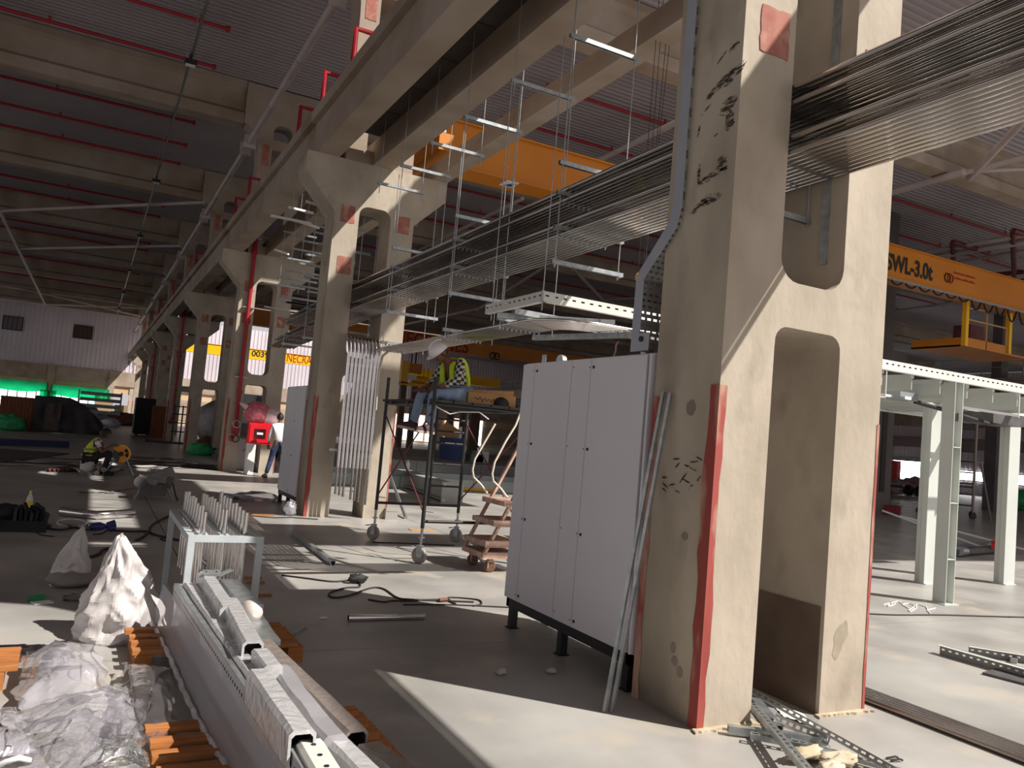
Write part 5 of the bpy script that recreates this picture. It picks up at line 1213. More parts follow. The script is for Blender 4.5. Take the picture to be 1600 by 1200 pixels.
# parked machine glimpsed in the fourth column opening
t = thing('wrapped_machine', 'plastic wrapped machine with a black tyre glimpsed through the fourth column opening', 'machine', (5.3,38.0,0))
blob(1.2,.8,1.1,77,(.0,0,1.15),amp=.2,zmin=-1.1).build('wrap', mat('grey_wrap','9A9698',.35,c2='7E7A7C',scale=3), t); MB().lathe([(.3,-.15),(.5,-.1),(.5,.1),(.3,.15)], (.3,-.9,.55), 20, (0,1,0)).build('tyre', BLACKR, t)
t = thing('blue_machine', 'dark blue and grey machine seen through the lower opening of the third column', 'machine', (5.0,28.4,0))
MB().box(-.9,.9,0,1.4,.5,1.3).build('body', DGM, t); MB().box(.0,.5,-.2,0,1.9,2.25).build('blue_box', mat('machine_blue','24406E',.5), t); MB().box(-.6,.6,.0,.5,1.3,2.3).build('tower', GREYS, t)
for x in (-.6,.5): MB().lathe([(.25,-.1),(.38,-.08),(.38,.08),(.25,.1)], (x,-.1,.38), 16, (0,1,0)).build('wheel', BLACKR, t)
# ================================================================== wrapped profiles on pallets, and the plastic heap
FILM = bpy.data.materials.new('clear_film'); FILM.use_nodes = True
def film(m, col, alpha, rough, sc, strength):
    nt = m.node_tree; b = nt.nodes['Principled BSDF']; b.inputs['Base Color'].default_value = lin(col); b.inputs['Roughness'].default_value = rough
    b.inputs['Specular IOR Level'].default_value = .7; b.inputs['Alpha'].default_value = alpha; b.inputs['Coat Weight'].default_value = .6; b.inputs['Coat Roughness'].default_value = .12
    tc = nt.nodes.new('ShaderNodeTexCoord'); n = nt.nodes.new('ShaderNodeTexNoise'); n.inputs['Scale'].default_value = sc; n.inputs['Detail'].default_value = 9; n.inputs['Distortion'].default_value = 1.2
    bp = nt.nodes.new('ShaderNodeBump'); bp.inputs['Strength'].default_value = strength; bp.inputs['Distance'].default_value = .03
    if alpha < 1:
        g = nt.nodes.new('ShaderNodeBsdfGlossy'); g.inputs['Roughness'].default_value = rough; g.inputs[0].default_value = (1,1,1,1)
        lw = nt.nodes.new('ShaderNodeLayerWeight'); lw.inputs[0].default_value = .22; mx = nt.nodes.new('ShaderNodeMixShader'); ad = nt.nodes.new('ShaderNodeMath'); ad.inputs[1].default_value = .07
        nt.links.new(lw.outputs['Fresnel'], ad.inputs[0]); nt.links.new(ad.outputs[0], mx.inputs[0]); nt.links.new(b.outputs[0], mx.inputs[1]); nt.links.new(g.outputs[0], mx.inputs[2]); nt.links.new(mx.outputs[0], nt.nodes['Material Output'].inputs[0]); nt.links.new(bp.outputs[0], g.inputs['Normal'])
    nt.links.new(tc.outputs['Object'], n.inputs['Vector']); nt.links.new(n.outputs['Fac'], bp.inputs['Height']); nt.links.new(bp.outputs[0], b.inputs['Normal']); nt.links.new(bp.outputs[0], b.inputs['Coat Normal'])
    return m
film(FILM, 'D2CEDE', .2, .13, 9, .6)
WRAP = bpy.data.materials.new('white_wrap'); WRAP.use_nodes = True; film(WRAP, 'B6B5B6', 1.0, .2, 10, .4)
WRAPG = bpy.data.materials.new('grey_wrap_film'); WRAPG.use_nodes = True; film(WRAPG, '9C9A9E', 1.0, .3, 3, .15)
WRAPB = bpy.data.materials.new('brown_grey_wrap'); WRAPB.use_nodes = True; film(WRAPB, '857A74', 1.0, .3, 9, .4)
PW = mat('pallet_wood', 'B5763F', .8, c2='9A5F30', scale=4, stretch=(1.2, 9, 9), bump=.15)
FILMH = bpy.data.materials.new('bunched_film'); FILMH.use_nodes = True; film(FILMH, 'E4DEE4', .75, .12, 60, .8)
# pallets
def pallet(name, label, loc, rz, L=1.15, n=6, w=.075, gap=.085, lay=2):
    t = thing(name, label, 'pallet', loc, rz)
    for q in range(3): MB().box(.02+.46*q, .12+.46*q, 0, n*(w+gap)-gap, 0, .10).build('bearer', PW, t)
    for i in range(n): MB().box(random.uniform(-.01,.01), L, i*(w+gap), i*(w+gap)+w, .102, .128+.004*(i % 2)).build('slat', PW, t)
    return t
pallet('wood_pallet', 'wooden pallet under the far part of the wrapped profiles', (.37,5.33,0), .02, 1.0, 4)
pallet('wood_pallet', 'wooden pallet under the near end of the wrapped profiles', (.40,3.22,0), .02, 1.0, 6)
pallet('wood_pallet', 'wooden pallet at the left edge half buried in the plastic heap', (-1.3,5.1,0), .03, 1.1, 3)
# profiles: each long piece runs between two points of its top left edge
def piece(name, label, cat, pa, pb, z, w, h, m, open_end=False, wob=.004, za=None, ext=0.0, inner=None, group=None):
    A, B = fl(*pa, za or z), fl(*pb, z); d = B-A; L = d.length; d.normalize(); B = B+d*ext; L += ext
    s = V((0,0,1)).cross(d); s.z = 0; s.normalize()           # to the right as seen looking away
    t = thing(name, label, cat, tuple(A), 0, group)
    n = max(6, int(L/.07)); b = MB(); ring = []
    r = min(w, h)*.16
    prof = [(r*.3,-h),(w-r*.3,-h),(w,-h+r),(w,-r),(w-r,0),(r,0),(0,-r),(0,-h+r)]
    vs = []
    for i in range(n+1):
        for a, c in prof:
            q = V((i*.28, a*14, c*14))
            vs.append(d*(L*i/n) + s*(a+wob*MN.noise(q)*1.4) + V((0,0,c+wob*MN.noise(q+V((7,3,1)))*1.4)))
    k = len(prof)
    b.add(vs, [(i*k+j, i*k+(j+1)%k, (i+1)*k+(j+1)%k, (i+1)*k+j) for i in range(n) for j in range(k)], False)
    b.add(vs[:k], [tuple(range(k))])
    if open_end:
        e = vs[-k:]; c = sum(e, V((0,0,0)))/k; rim = [c+(v-c)*.78 for v in e]; deep = [v-d*.12 for v in rim]
        b.add(e+rim, [(j,(j+1)%k,k+(j+1)%k,k+j) for j in range(k)])
        b.build('wrap', m, t)
        MB().add(rim+deep, [(j,(j+1)%k,k+(j+1)%k,k+j) for j in range(k)]+[tuple(k+j for j in range(k))]).build('open_end', mat('steel_inside','4A4848',.4,metal=.5), t)
    else:
        b.add(vs[-k:], [tuple(range(k))]); b.build('wrap', m, t)
    return t, A, d, s, L
piece('wrapped_stack', 'tall film wrapped stack of steel trays forming the left flank of the profile pile', 'profile', (274,925), (452,1192), .37, .2, .25, WRAPG, wob=.005, ext=.6)
# film skirt hanging off the left side
def skirtf(u, v):
    A, B = fl(262,915,.38), fl(462,1200,.38); d = (B-A); 
    q = A + d*(u*1.12-.02); s = V((-1,-.05,0))
    return q + s*(.02+.045*v+.02*MN.noise(V((u*3,v*4,1)))+.007*MN.noise(V((u*9,v*9,4)))) + V((0,0,-.27*v))
FILMS = bpy.data.materials.new('smooth_film'); FILMS.use_nodes = True; bq = FILMS.node_tree.nodes['Principled BSDF']; bq.inputs['Base Color'].default_value = lin('B8B4BA'); bq.inputs['Alpha'].default_value = .42; bq.inputs['Roughness'].default_value = .42
tag(MB().grid(skirtf, 70, 10).build('film_skirt', FILMS), 'clear film hanging down the left flank of the profile pile', 'film')
tag(MB().tube([skirtf(i/60, 1.0)+V((-.01,0,.012+.006*sin(i*1.7))) for i in range(61)], .012, 6, rads=[.011+.006*abs(sin(i*2.3)) for i in range(61)]).build('film_hem', FILMH), 'bunched bright film hem along the foot of the profile pile', 'film')
t, A, d, s, L = piece('wrapped_tray', 'long white bubble-wrapped tray top in the middle of the profile pile', 'profile', (286,910), (397,1070), .47, .085, .09, WRAP, wob=.003)
t = thing('perforated_channel', 'long perforated steel channel standing on edge at the left of the profile pile', 'channel', (.6,2.6,.4))
pa, pb = fl(272,912,.445), fl(466,1200,.445); PERFG = mat('perforated_galv', 'AEB0B4', .4, metal=.5, c2='9DA0A4', scale=6)
pz = V((0,0,-.1)); perf_side(pa+pz, pb+pz, .1, 'web', t, 64, PERFG)
MB().sect([(-.014,-.003),(.014,-.003),(.014,.003),(-.014,.003)], pa+V((.015,0,0)), pb+V((.015,0,0))).build('lip', GALV, t, world=True)
MB().sect([(-.006,-.05),(.006,-.05),(.006,.002),(-.006,.002)], pa+V((.045,0,-.01)), pb+V((.045,0,-.01))).build('second_lip', GALV, t, world=True)
piece('wrapped_bar', 'white wrapped square bar on top of the pile next to the tube frame, farthest', 'profile', (309,893), (344,948), .54, .10, .12, WRAP, wob=.0025)
piece('wrapped_bar', 'white wrapped square bar with open shiny end, just nearer than the farthest one', 'profile', (345,934), (379,1002), .54, .10, .125, WRAP, True, wob=.0025)
piece('steel_plank', 'flat dull steel plank lying right of the two white wrapped bars, far one', 'profile', (343,905), (378,945), .46, .13, .03, GALV)
piece('steel_plank', 'flat dull steel plank lying right of the two white wrapped bars, near one', 'profile', (368,945), (402,1000), .45, .12, .03, GALV)
piece('gap_shade', 'dark strip standing for the shade in the gap between white tray top and white bars', 'profile', (306,918), (385,1030), .455, .06, .05, DGM)  # dark piece added to paint the shade of the gap
piece('wrapped_tube', 'long brownish wrapped square tube with an open end along the right of the pile', 'profile', (398,1000), (540,1142), .46, .095, .10, WRAPB, True, wob=.003)
piece('wrapped_tube', 'white wrapped square tube with a dark open end in the middle of the pile', 'profile', (386,1046), (452,1142), .555, .095, .14, WRAP, True, wob=.0025)
piece('film_roll', 'greyish clear wrapped round bundle between the two open-ended tubes', 'profile', (421,1040), (505,1152), .49, .09, .09, WRAPG, wob=.008)
piece('small_pack', 'small white taped pack lying on the pile', 'pack', (393,1014), (414,1040), .53, .08, .06, WRAP, wob=.0025)
t, A, d, s, L = piece('white_channel', 'white painted perforated channel at the near end of the pile', 'profile', (463,1157), (487,1200), .505, .095, .08, PERF, wob=0, ext=.5)
hm = MB().lathe([(.009,0),(.009,.002)], (0,0,0), 8).mesh('hole', BLACK)
for i in range(4):
    h = link('hole', hm, t); h.location = tuple(d*(.05+.09*i)+s*.048+V((0,0,.0005)))
piece('film_bundle', 'clear wrapped bundle right of the white channel at the near end', 'profile', (500,1150), (560,1205), .47, .09, .09, WRAP, wob=.010, ext=.4)
piece('brown_bundle', 'brown wrapped flat bundle at the near right corner of the pile', 'profile', (556,1165), (612,1205), .42, .10, .07, WRAPB, wob=.010, ext=.4)
t = thing('perforated_channel', 'pinkish grey perforated channel at the near end beside the white one', 'channel', (.7,2.4,.4))
pa, pb = fl(450,1160,.49), fl(482,1206,.49); perf_side(pa+pz, pb+pz-V((0,.3,0)), .09, 'web', t, 7, PERFG)
p = fl(388,950,.50); tag(MB().lathe([(.02,-.08),(.042,-.07),(.045,0),(.044,.07),(.03,.085)], (p.x+.02,p.y,.485), 14, (-.15,1,0)).build('foam_roll', mat('foam_white','D8CFC8',.8,c2='C8BDB4',scale=9)), 'short white foam roll lying on the right of the pile', 'roll')
p = fl(331,898,.545); t = thing('angle_plate', 'small galvanised plate with two holes on the far wrapped bar', 'plate', (p.x,p.y,.535))
MB().obox((0,0,.02), .11,.08,.004,.1,.35).build('plate', GALV, t)
for x in (-.035,.03): MB().lathe([(.007,0),(.007,.004)], (x,.012,.026), 8).build('hole', BLACK, t)
p = fl(353,894,.56); tag(MB().obox((p.x,p.y,.56), .09,.035,.004,.5,.3,-.3).build('flat_strip', GALV), 'short galvanised strip tilted beside the small plate', 'strip')
# two timber spacers under the pile
for i, y in enumerate((5.6, 3.45)):
    tag(MB().box(.5,1.15,y,y+.08,.133,.139).build('spacer', WOOD), 'thin timber spacer on the %s pallet' % ('far', 'near')[i], 'timber')

# ---------------- plastic heap: each sheet a crumpled surface over the floor
def sheet(name, label, corners, z, seed, amp=.08, m=FILM, n=34, lift=.0, crest=None):
    C = [fl(*c, z) for c in corners]; sd = V((seed*1.3, seed*2.1, seed*.7))
    def f(u, v):
        p = C[0].lerp(C[1], u).lerp(C[3].lerp(C[2], u), v)
        q = V((p.x*1.9, p.y*1.9, 0))+sd
        e = min(u, 1-u, v, 1-v)
        h = amp*(1-abs(MN.noise(q*1.0))*2.4) + amp*.4*(1-2.2*abs(MN.noise(q*2.3))) + amp*.1*MN.noise(q*5)
        h += lift*sin(pi*min(1,max(0,u)))*sin(pi*min(1,max(0,v)))
        j = .05*MN.noise(V((u*6, v*6, seed)))
        return V((p.x+j, p.y+.05*MN.noise(V((v*6, u*6, seed+5))), max(.006+.004*seed % .02, z*.5+h*(.35+.65*min(1,e*5)))))
    return tag(MB().grid(f, n, n).build(name, m), label, 'plastic sheet')
FILMW = bpy.data.materials.new('milky_film'); FILMW.use_nodes = True; film(FILMW, 'D6D2DE', .36, .18, 8, .6)
FILMB = bpy.data.materials.new('bubble_film'); FILMB.use_nodes = True; film(FILMB, 'CECAD8', .3, .08, 42, .9)
FILMD = bpy.data.materials.new('smoky_film'); FILMD.use_nodes = True; film(FILMD, '9C9496', .2, .1, 8, .6)
sheet('plastic_sheet', 'domed milky plastic sheet at the far side of the heap', [(30,1085),(172,1078),(165,1000),(40,1005)], .16, 1, .06, FILMW, lift=.12)
sheet('plastic_sheet', 'thin clear plastic strip along the far left of the heap', [(-30,1035),(112,1022),(108,990),(-30,1000)], .08, 2, .05, FILM)
sheet('plastic_sheet', 'folded bubble film bridging the middle of the heap', [(25,1112),(205,1085),(200,1042),(70,1058)], .24, 3, .035, FILMB, lift=.06)
sheet('plastic_sheet', 'large bright bubble film in the centre of the heap', [(95,1200),(180,1130),(150,1075),(40,1130)], .22, 4, .05, FILMB, lift=.06)
sheet('plastic_sheet', 'smoky clear sheet on the right of the heap against the pile', [(200,1160),(282,1150),(268,1030),(190,1022)], .13, 5, .05, FILMD, lift=.08)
sheet('plastic_sheet', 'milky sheet at the left edge of the heap', [(-40,1160),(60,1150),(55,1085),(-40,1070)], .18, 6, .05, FILMW, lift=.05)
sheet('plastic_sheet', 'crumpled glittering film at the lower right of the heap', [(100,1230),(235,1230),(225,1130),(160,1090)], .16, 7, .08, FILMB)
sheet('plastic_sheet', 'milky torn sheet at the bottom left of the heap', [(50,1240),(110,1240),(100,1150),(40,1150)], .24, 8, .05, FILMW)
sheet('plastic_sheet', 'clear sheet lying flat below the heap at the lower left', [(-60,1240),(60,1240),(60,1140),(-60,1150)], .06, 9, .05, FILM)
sheet('plastic_sheet', 'clear film shred standing in front of the near pallet', [(200,1225),(250,1225),(245,1165),(205,1180)], .12, 10, .08, FILM, n=20)
sheet('plastic_sheet', 'clear film bunch at the far top of the heap', [(85,1015),(112,1012),(110,985),(92,988)], .2, 12, .05, FILM, n=20, lift=.08)
sheet('plastic_sheet', 'glittering film over the middle right of the heap', [(170,1130),(232,1135),(225,1070),(172,1075)], .17, 13, .05, FILMB, lift=.05)
tag(MB().tube([fl(-10,1200,.1), fl(10,1190,.14), fl(30,1184,.15), fl(46,1188,.12)], .012, 6).build('white_strap', WHITE), 'white plastic strap curving out of the heap at the lower left', 'strap')
# bits on the open floor
t = thing('loose_tube', 'single polished tube lying alone on the shaded floor', 'tube', (2.02,6.38,.028)); MB().tube([(0,0,0),(.655,-.02,0)], .027, 14, inner=.88).build('tube', CHROME2, t)
p = fl(453,995); q = fl(476,983); tag(MB().bar(V((p.x,p.y,.012)), V((q.x,q.y,.012)), .035,.02).build('channel_offcut', GALV), 'short channel offcut on the shaded floor right of the pile', 'offcut')
p = fl(505,967); tag(blob(.035,.025,.008,3,(p.x,p.y,.008),n=10,m=6).build('white_scrap', WHITE), 'tiny white scrap on the floor left of the lone tube', 'scrap')
for i, (px, py) in enumerate(((862,1052),(783,1054))):
    p = fl(px, py); tag(blob(.04,.03,.02,i+2,(p.x,p.y,.019),n=10,m=7,amp=.4).build('pebble', mat('pale_rubble','B8B0A4',.9)), '%s on the floor in front of the big cabinet' % ('pale rubble lump', 'small flat pebble')[i], 'pebble')
a, b_ = fl(459,836), fl(520,884); tag(MB().sect([(x*1.3, y*1.3) for x, y in CH], a+V((0,0,.004)), b_+V((0,0,.004))).build('strut_rail', GALV), 'dark strut rail lying on the floor before the second column', 'rail')
cable('cable', 'black extension lead with a plug lying in a loop on the shaded floor', [(440,900),(480,905),(520,910),(555,908),(562,918),(540,920),(515,928),(520,935),(545,932),(580,920),(600,922),(620,935),(640,938),(690,940),(740,942)], .009)
cable('cable', 'second black lead winding towards the cabinet', [(575,938),(600,942),(612,940),(640,940),(690,938),(712,945),(700,935),(745,938),(752,945),(740,948)], .008)
cable('rod', 'thin dark rod lying by the black leads', [(630,946),(700,946),(795,950)], .007, cat='rod')
p = fl(558,912); tag(blob(.1,.04,.045,21,(p.x,p.y,.05),amp=.4).build('black_plug', BLACKR), 'black plug and socket lump at the end of the extension lead', 'plug')
p = fl(692,941); tag(MB().tube([(p.x-.04,p.y,.02),(p.x+.05,p.y+.02,.02)], .018, 7).build('brown_connector', mat('brown_plastic','6A3A28',.6)), 'small brown connector on the black leads', 'connector')
p = fl(402,806); t = thing('tan_scraps', 'tan scraps and cable bits behind the tube frame', 'scrap', (p.x,p.y,0)); MB().obox((0,0,.01),.5,.12,.02,.1).build('scrap', WOOD, t); MB().tube([(-.1,-.1,.01),(.2,-.25,.01),(.5,-.15,.01),(.9,-.3,.01)], .008, 5).build('cord', BLACKR, t)
p = fl(452,806); tag(blob(.1,.07,.13,17,(p.x,p.y,.12),amp=.5,fq=3,zmin=-.118).build('white_tuft', FILMW), 'small white plastic tuft on the floor by the second column', 'plastic sheet')
p = fl(372,778); tag(blob(.28,.25,.03,18,(p.x,p.y,.025),amp=.5,fq=3,zmin=-.022).build('blue_white_scrap', mat('blue_white_film','A8B0D8',.3,c2='D8D8E4',scale=4)), 'bluish white plastic scrap in the sunlit patch behind the frame', 'plastic sheet')
p = fl(400,782); tag(blob(.4,.25,.09,19,(p.x,p.y,.07),amp=.4,fq=3,zmin=-.068).build('clear_heap', FILM), 'clear plastic heap beside the bluish scrap', 'plastic sheet')
# ================================================================== mezzanine frame and things on the right
t = thing('mezzanine_frame', 'pale green-grey steel mezzanine frame with perforated edge beam', 'frame', (9.6,6.3,0))
PGG = mat('pale_green_grey', 'C2C6C0', .5, c2='B8BCB6', scale=1.2)
def hpost(x, y, h, nm, w=.16, d=.17):
    b = MB().box(x-w/2,x+w/2,y-.006,y+.006,.012,h).box(x-w/2-.005,x-w/2+.005,y-d/2,y+d/2,.012,h).box(x+w/2-.005,x+w/2+.005,y-d/2,y+d/2,.012,h)
    b.build(nm, PGG, t, world=True)
    MB().box(x-.14,x+.14,y-.12,y+.12,0,.012).build('base_plate', PGG, t, world=True)
    c = MB()
    for z in (.55, 1.25, 1.95): c.box(x-w/2,x+w/2,y-d/2,y+.0,z,z+.012)
    c.build('stiffener', PGG, t, world=True)
hpost(9.64,6.36,2.78,'post'); hpost(11.0,7.56,2.62,'post',.2); hpost(12.73,7.44,2.62,'post',.2)
MB().box(10.86,11.14,7.47,7.55,.012,2.6).build('post_cover', PGG, t, world=True); MB().box(12.59,12.87,7.35,7.43,.012,2.6).build('post_cover', PGG, t, world=True)
perf_side((7.6,6.3,2.79), (12.4,6.3,2.79), .11, 'edge_beam', t, 46, PERF)
MB().box(7.6,12.4,6.3,6.36,2.78,2.79).build('edge_flange', PGG, t, world=True)
for i in range(9): MB().box(7.7+.55*i, 7.76+.55*i, 6.36, 9.2, 2.74, 2.79).box(7.72+.55*i,7.73+.55*i,6.36,9.2,2.6,2.74).build('joist', PGG, t, world=True)
for y in (7.5, 9.2): MB().box(7.6,14.5,y-.05,y+.05,2.6,2.62).box(7.6,14.5,y-.006,y+.006,2.62,2.78).box(7.6,14.5,y-.05,y+.05,2.78,2.8).build('cross_beam', PGG, t, world=True)
MB().box(8.95,9.3,6.6,6.8,2.5,2.6).build('junction_box', GREYS, t, world=True); MB().box(9.05,9.15,6.59,6.6,2.51,2.54).build('lamp', mat('lit_lamp','FFFFFF',.5,emit=2.0), t, world=True)
MB().obox((9.62,6.27,2.35), .02,.002,.09).box(9.575,9.64,6.272,6.276,2.28,2.38).build('dark_label', BLACK, t, world=True)
for x in (8.3,11.0): MB().tube([(x,6.32,2.8),(x,6.32,2.45)], .008, 5).build('rod', WHITE, t, world=True)
MB().box(7.7,9.3,6.7,6.74,2.52,2.55).box(9.8,11.5,6.6,6.64,2.5,2.53).build('strip_light', WHITE, t, world=True)
MB().tube([(9.8,7.0,2.55),(10.5,7.05,2.5),(11.6,7.1,2.4),(12.3,7.2,2.5)], .03, 6).build('cable_bundle', BLACKR, t, world=True)
MB().obox((12.1,7.3,2.5), .9,.5,.16).build('dark_unit', DGM, t, world=True)
for a, b_ in (((1380,640),(1445,640)),):
    pass
t2 = thing('roll', 'tan roll held high behind the mezzanine posts', 'roll', tuple(ony(1535,642,9.0))); MB().tube([(-.55,0,-.02),(.75,.1,.12)], .07, 9).build('roll', CARD, t2)
# slotted rails heaped at the foot of the first column
def slotted(name, label, a, b_, w, h, n, up=(0,0,1), m=GALV, side=False):
    a, b_ = V(a), V(b_); d = b_-a; L = d.length; d.normalize(); s = d.cross(V(up)).normalized(); u = s.cross(d)
    t = thing(name, label, 'rail', tuple(a)); o = a
    bb = MB(); e = L/n; P = lambda x, y, z: d*x+s*y+u*z
    for i in range(n):
        x0, x1, xa, xb = e*i, e*(i+1), e*(i+.22), e*(i+.78)
        for (p0, p1, y0, y1) in ((x0,xa,-w/2,w/2),(xb,x1,-w/2,w/2),(xa,xb,-w/2,-w*.2),(xa,xb,w*.2,w/2)):
            bb.add([P(p0,y0,h),P(p1,y0,h),P(p1,y1,h),P(p0,y1,h)], [(0,1,2,3)])
    bb.build('slotted_web', m, t)
    f = MB()
    for y in (-w/2, w/2): f.add([P(0,y-.001,0),P(L,y-.001,0),P(L,y-.001,h),P(0,y-.001,h),P(0,y+.001,0),P(L,y+.001,0),P(L,y+.001,h),P(0,y+.001,h)], [(0,1,2,3),(7,6,5,4),(3,2,6,7),(0,4,5,1)])
    f.build('flange', m, t); return t
slotted('slotted_rail', 'long slotted rail slanting across the heap by the first column', fl(1178,1082,.13), tuple(fl(1400,1206,.05)), .03, .035, 20, up=(-.75,-.5,.45))
slotted('slotted_rail', 'slotted rail crossing the heap from the left leg downwards', fl(1176,1106,.07), tuple(fl(1262,1210,.09)), .05, .03, 17)
slotted('slotted_rail', 'slotted rail lying lower in the heap with holes facing the camera', fl(1214,1124,.05), tuple(fl(1300,1160,.04)), .05, .03, 8, up=(-.5,-.8,.3))
slotted('slotted_rail', 'short slotted rail end pointing left of the heap', fl(1172,1153,.03), tuple(fl(1250,1168,.03)), .05, .03, 5)
slotted('slotted_rail', 'slotted rail under the right of the heap at the picture bottom', fl(1235,1160,.02), tuple(fl(1420,1212,.02)), .05, .02, 14)
for i, (a, b_, lab) in enumerate((((1137,1145),(1290,1164),'plain strut rail lying left to right under the slotted ones'), ((1245,1182),(1300,1186),'short plain rail at the bottom of the heap'), ((1180,1098),(1215,1142),'wide dull rail piece in the middle of the heap'))):
    o_ = MB().sect([(x*(1.5 if i == 2 else 1.1), y*(.8 if i == 2 else 1.1)) for x, y in CH], fl(*a,.012), fl(*b_,.012)).build('strut_rail', GALV); tag(o_, lab, 'rail')
tag(MB().grid(lambda u, v: (lambda p: V((p.x,p.y,.004+.02*abs(MN.noise(V((u*4,v*4,1)))))))(fl(1205+50*u+20*v,1100+22*v+16*u)), 10, 8).build('white_sheet', WHITE), 'crumpled white sheet in the heap between the column legs', 'sheet')
RAG = mat('cream_rag', 'C6BAA6', .9, c2='B09E84', scale=7)
for i, (px, py, rx, ry) in enumerate(((1258,1176,.13,.05),(1312,1184,.12,.06),(1300,1200,.1,.05))):
    p = fl(px, py, .05); tag(blob(rx,ry,.035,60+i,(p.x,p.y,.045),amp=.45,fq=2.5).build('rag', RAG), 'cream paper-like rag on the slotted rails, %s' % ('left', 'right', 'lowest')[i], 'rag')
for i, (px, py) in enumerate(((1390,1186),(1397,1190))):
    p = fl(px, py); tag(MB().tube([(p.x-.03,p.y,.008),(p.x+.02,p.y-.02,.02),(p.x+.05,p.y-.015,.008)], .006, 5).build('twig_scrap', BLACKR), 'tiny dark %s scrap on the floor right of the heap' % ('left', 'right')[i], 'scrap')
# long tubes on the floor behind the right leg
for i in range(5):
    tag(MB().tube([(4.89+.048*i, 6.8, .023+.0*i), (4.89+.048*i+.01, 1.2, .023)], .022, 10, inner=.85).build('floor_tube', mat('floor_tube_steel','A8A09A',.25,metal=.9,c2='8E8680',scale=2)), 'long dull steel tube on the floor behind the first column, %s from the left' % ORD[i], 'tube', 'long tubes on the floor')
# perforated channels lying on the right floor
def floor_channel(label, pa, pb, h, n):
    a, b_ = fl(*pa), fl(*pb); t = thing('perforated_channel', label, 'channel', tuple(a))
    perf_side(a, b_, h, 'web', t, n, mat('dark_channel_steel','8A8A88',.5,metal=.3)); d = (b_-a).normalized(); s = d.cross(V((0,0,1)))
    MB().add([a+V((0,0,h)),b_+V((0,0,h)),b_+V((0,0,h))+s*.04,a+V((0,0,h))+s*.04, a+V((0,0,h+.004)),b_+V((0,0,h+.004)),b_+V((0,0,h+.004))+s*.04,a+V((0,0,h+.004))+s*.04], [(3,2,1,0),(4,5,6,7),(0,1,5,4),(2,3,7,6)]).build('top_flange', PERF, t, world=True)
floor_channel('long perforated channel standing on edge on the right floor, nearer', (1468,1022), (1660,1078), .08, 16)
floor_channel('perforated channel on edge behind the nearer one', (1513,1022), (1660,1046), .07, 12)
p = fl(1590,1058); tag(MB().obox((p.x,p.y,.01), .5,.35,.02,.2).build('dark_grate', DGM), 'dark flat grating by the perforated channels', 'grate')
p = fl(1585,1035); tag(MB().obox((p.x,p.y,.02), .12,.05,.04,.4).build('small_bracket', GALV), 'small metal bracket on the floor behind the perforated channels', 'bracket')
cable('cable', 'thin dark cable straight across the right floor', [(1352,960),(1400,962),(1470,962),(1540,964),(1620,966)], .009)
a = []; random.seed(21)
for i in range(26): a.append((1385+72*i/25+random.uniform(-7,7), 944+12*i/25+random.uniform(-8,6)))
cable('string', 'tangle of white string on the right floor', a, .006, m=WHITE, cat='string')
p = fl(1352,921); tag(MB().tube([(p.x-.2,p.y,.03),(p.x+.02,p.y-.02,.03)], .03, 10, inner=.8).build('tube_end', BLACK), 'black tube end peeping out by the first column right leg', 'tube')
# materials farther on the right floor
t = thing('frame_parts', 'dull frame parts with red straps lying on the far right floor', 'frame', (16.2,10.2,0))
MB().bar((-.8,-.2,.1),(1.8,.4,.1),.2,.1).build('beam', DGM, t); MB().bar((-.6,.4,.1),(2.4,.9,.1),.2,.12).build('beam', GREYS, t); MB().bar((-.6,1.6,.7),(1.0,.2,.1),.04,.04).bar((.0,1.6,.6),(2.6,.0,.05),.04,.04).build('diagonal', PGG, t)
MB().bar((.9,.0,.18),(1.9,.6,.2),.12,.1).build('red_strap', RB, t); MB().lathe([(.09,0),(.09,.25)], (-.75,-.3,.12), 10, (1,.2,0)).build('pipe_end', GALV, t)
t = thing('scaffold_tower', 'tall pale scaffold tower far on the right before the dark column', 'scaffold', (30.2,18.9,0))
for x, y in ((0,0),(1.4,.9),(-.9,1.6),(.5,2.4)): MB().tube([(x,y,.25),(x,y,4.2)], .045, 6).build('post', mat('pale_scaffold','A89C94',.6), t); MB().lathe([(.12,-.05),(.12,.05)], (x,y,.12), 12, (.5,1,0)).build('caster_wheel', BLACK, t)
for i in range(9):
    z = .5+.42*i; MB().tube([(0,0,z),(-.9,1.6,z)], .03, 5).build('rung', DGM, t)
for z in (1.2, 2.6, 3.9): MB().obox((.25,1.2,z), 1.5,1.8,.06,.6).build('deck', DGM, t)
MB().bar((0,0,.6),(1.4,.9,2.4),.04,.04).bar((1.4,.9,.6),(0,0,2.4),.04,.04).build('cross_brace', DKRED, t)
tag(MB().tube([fl(1548,813), ony(1532,720,18.5)], .04, 6).build('leaning_pole', GREYS), 'grey pole leaning near the far dark column', 'pole')
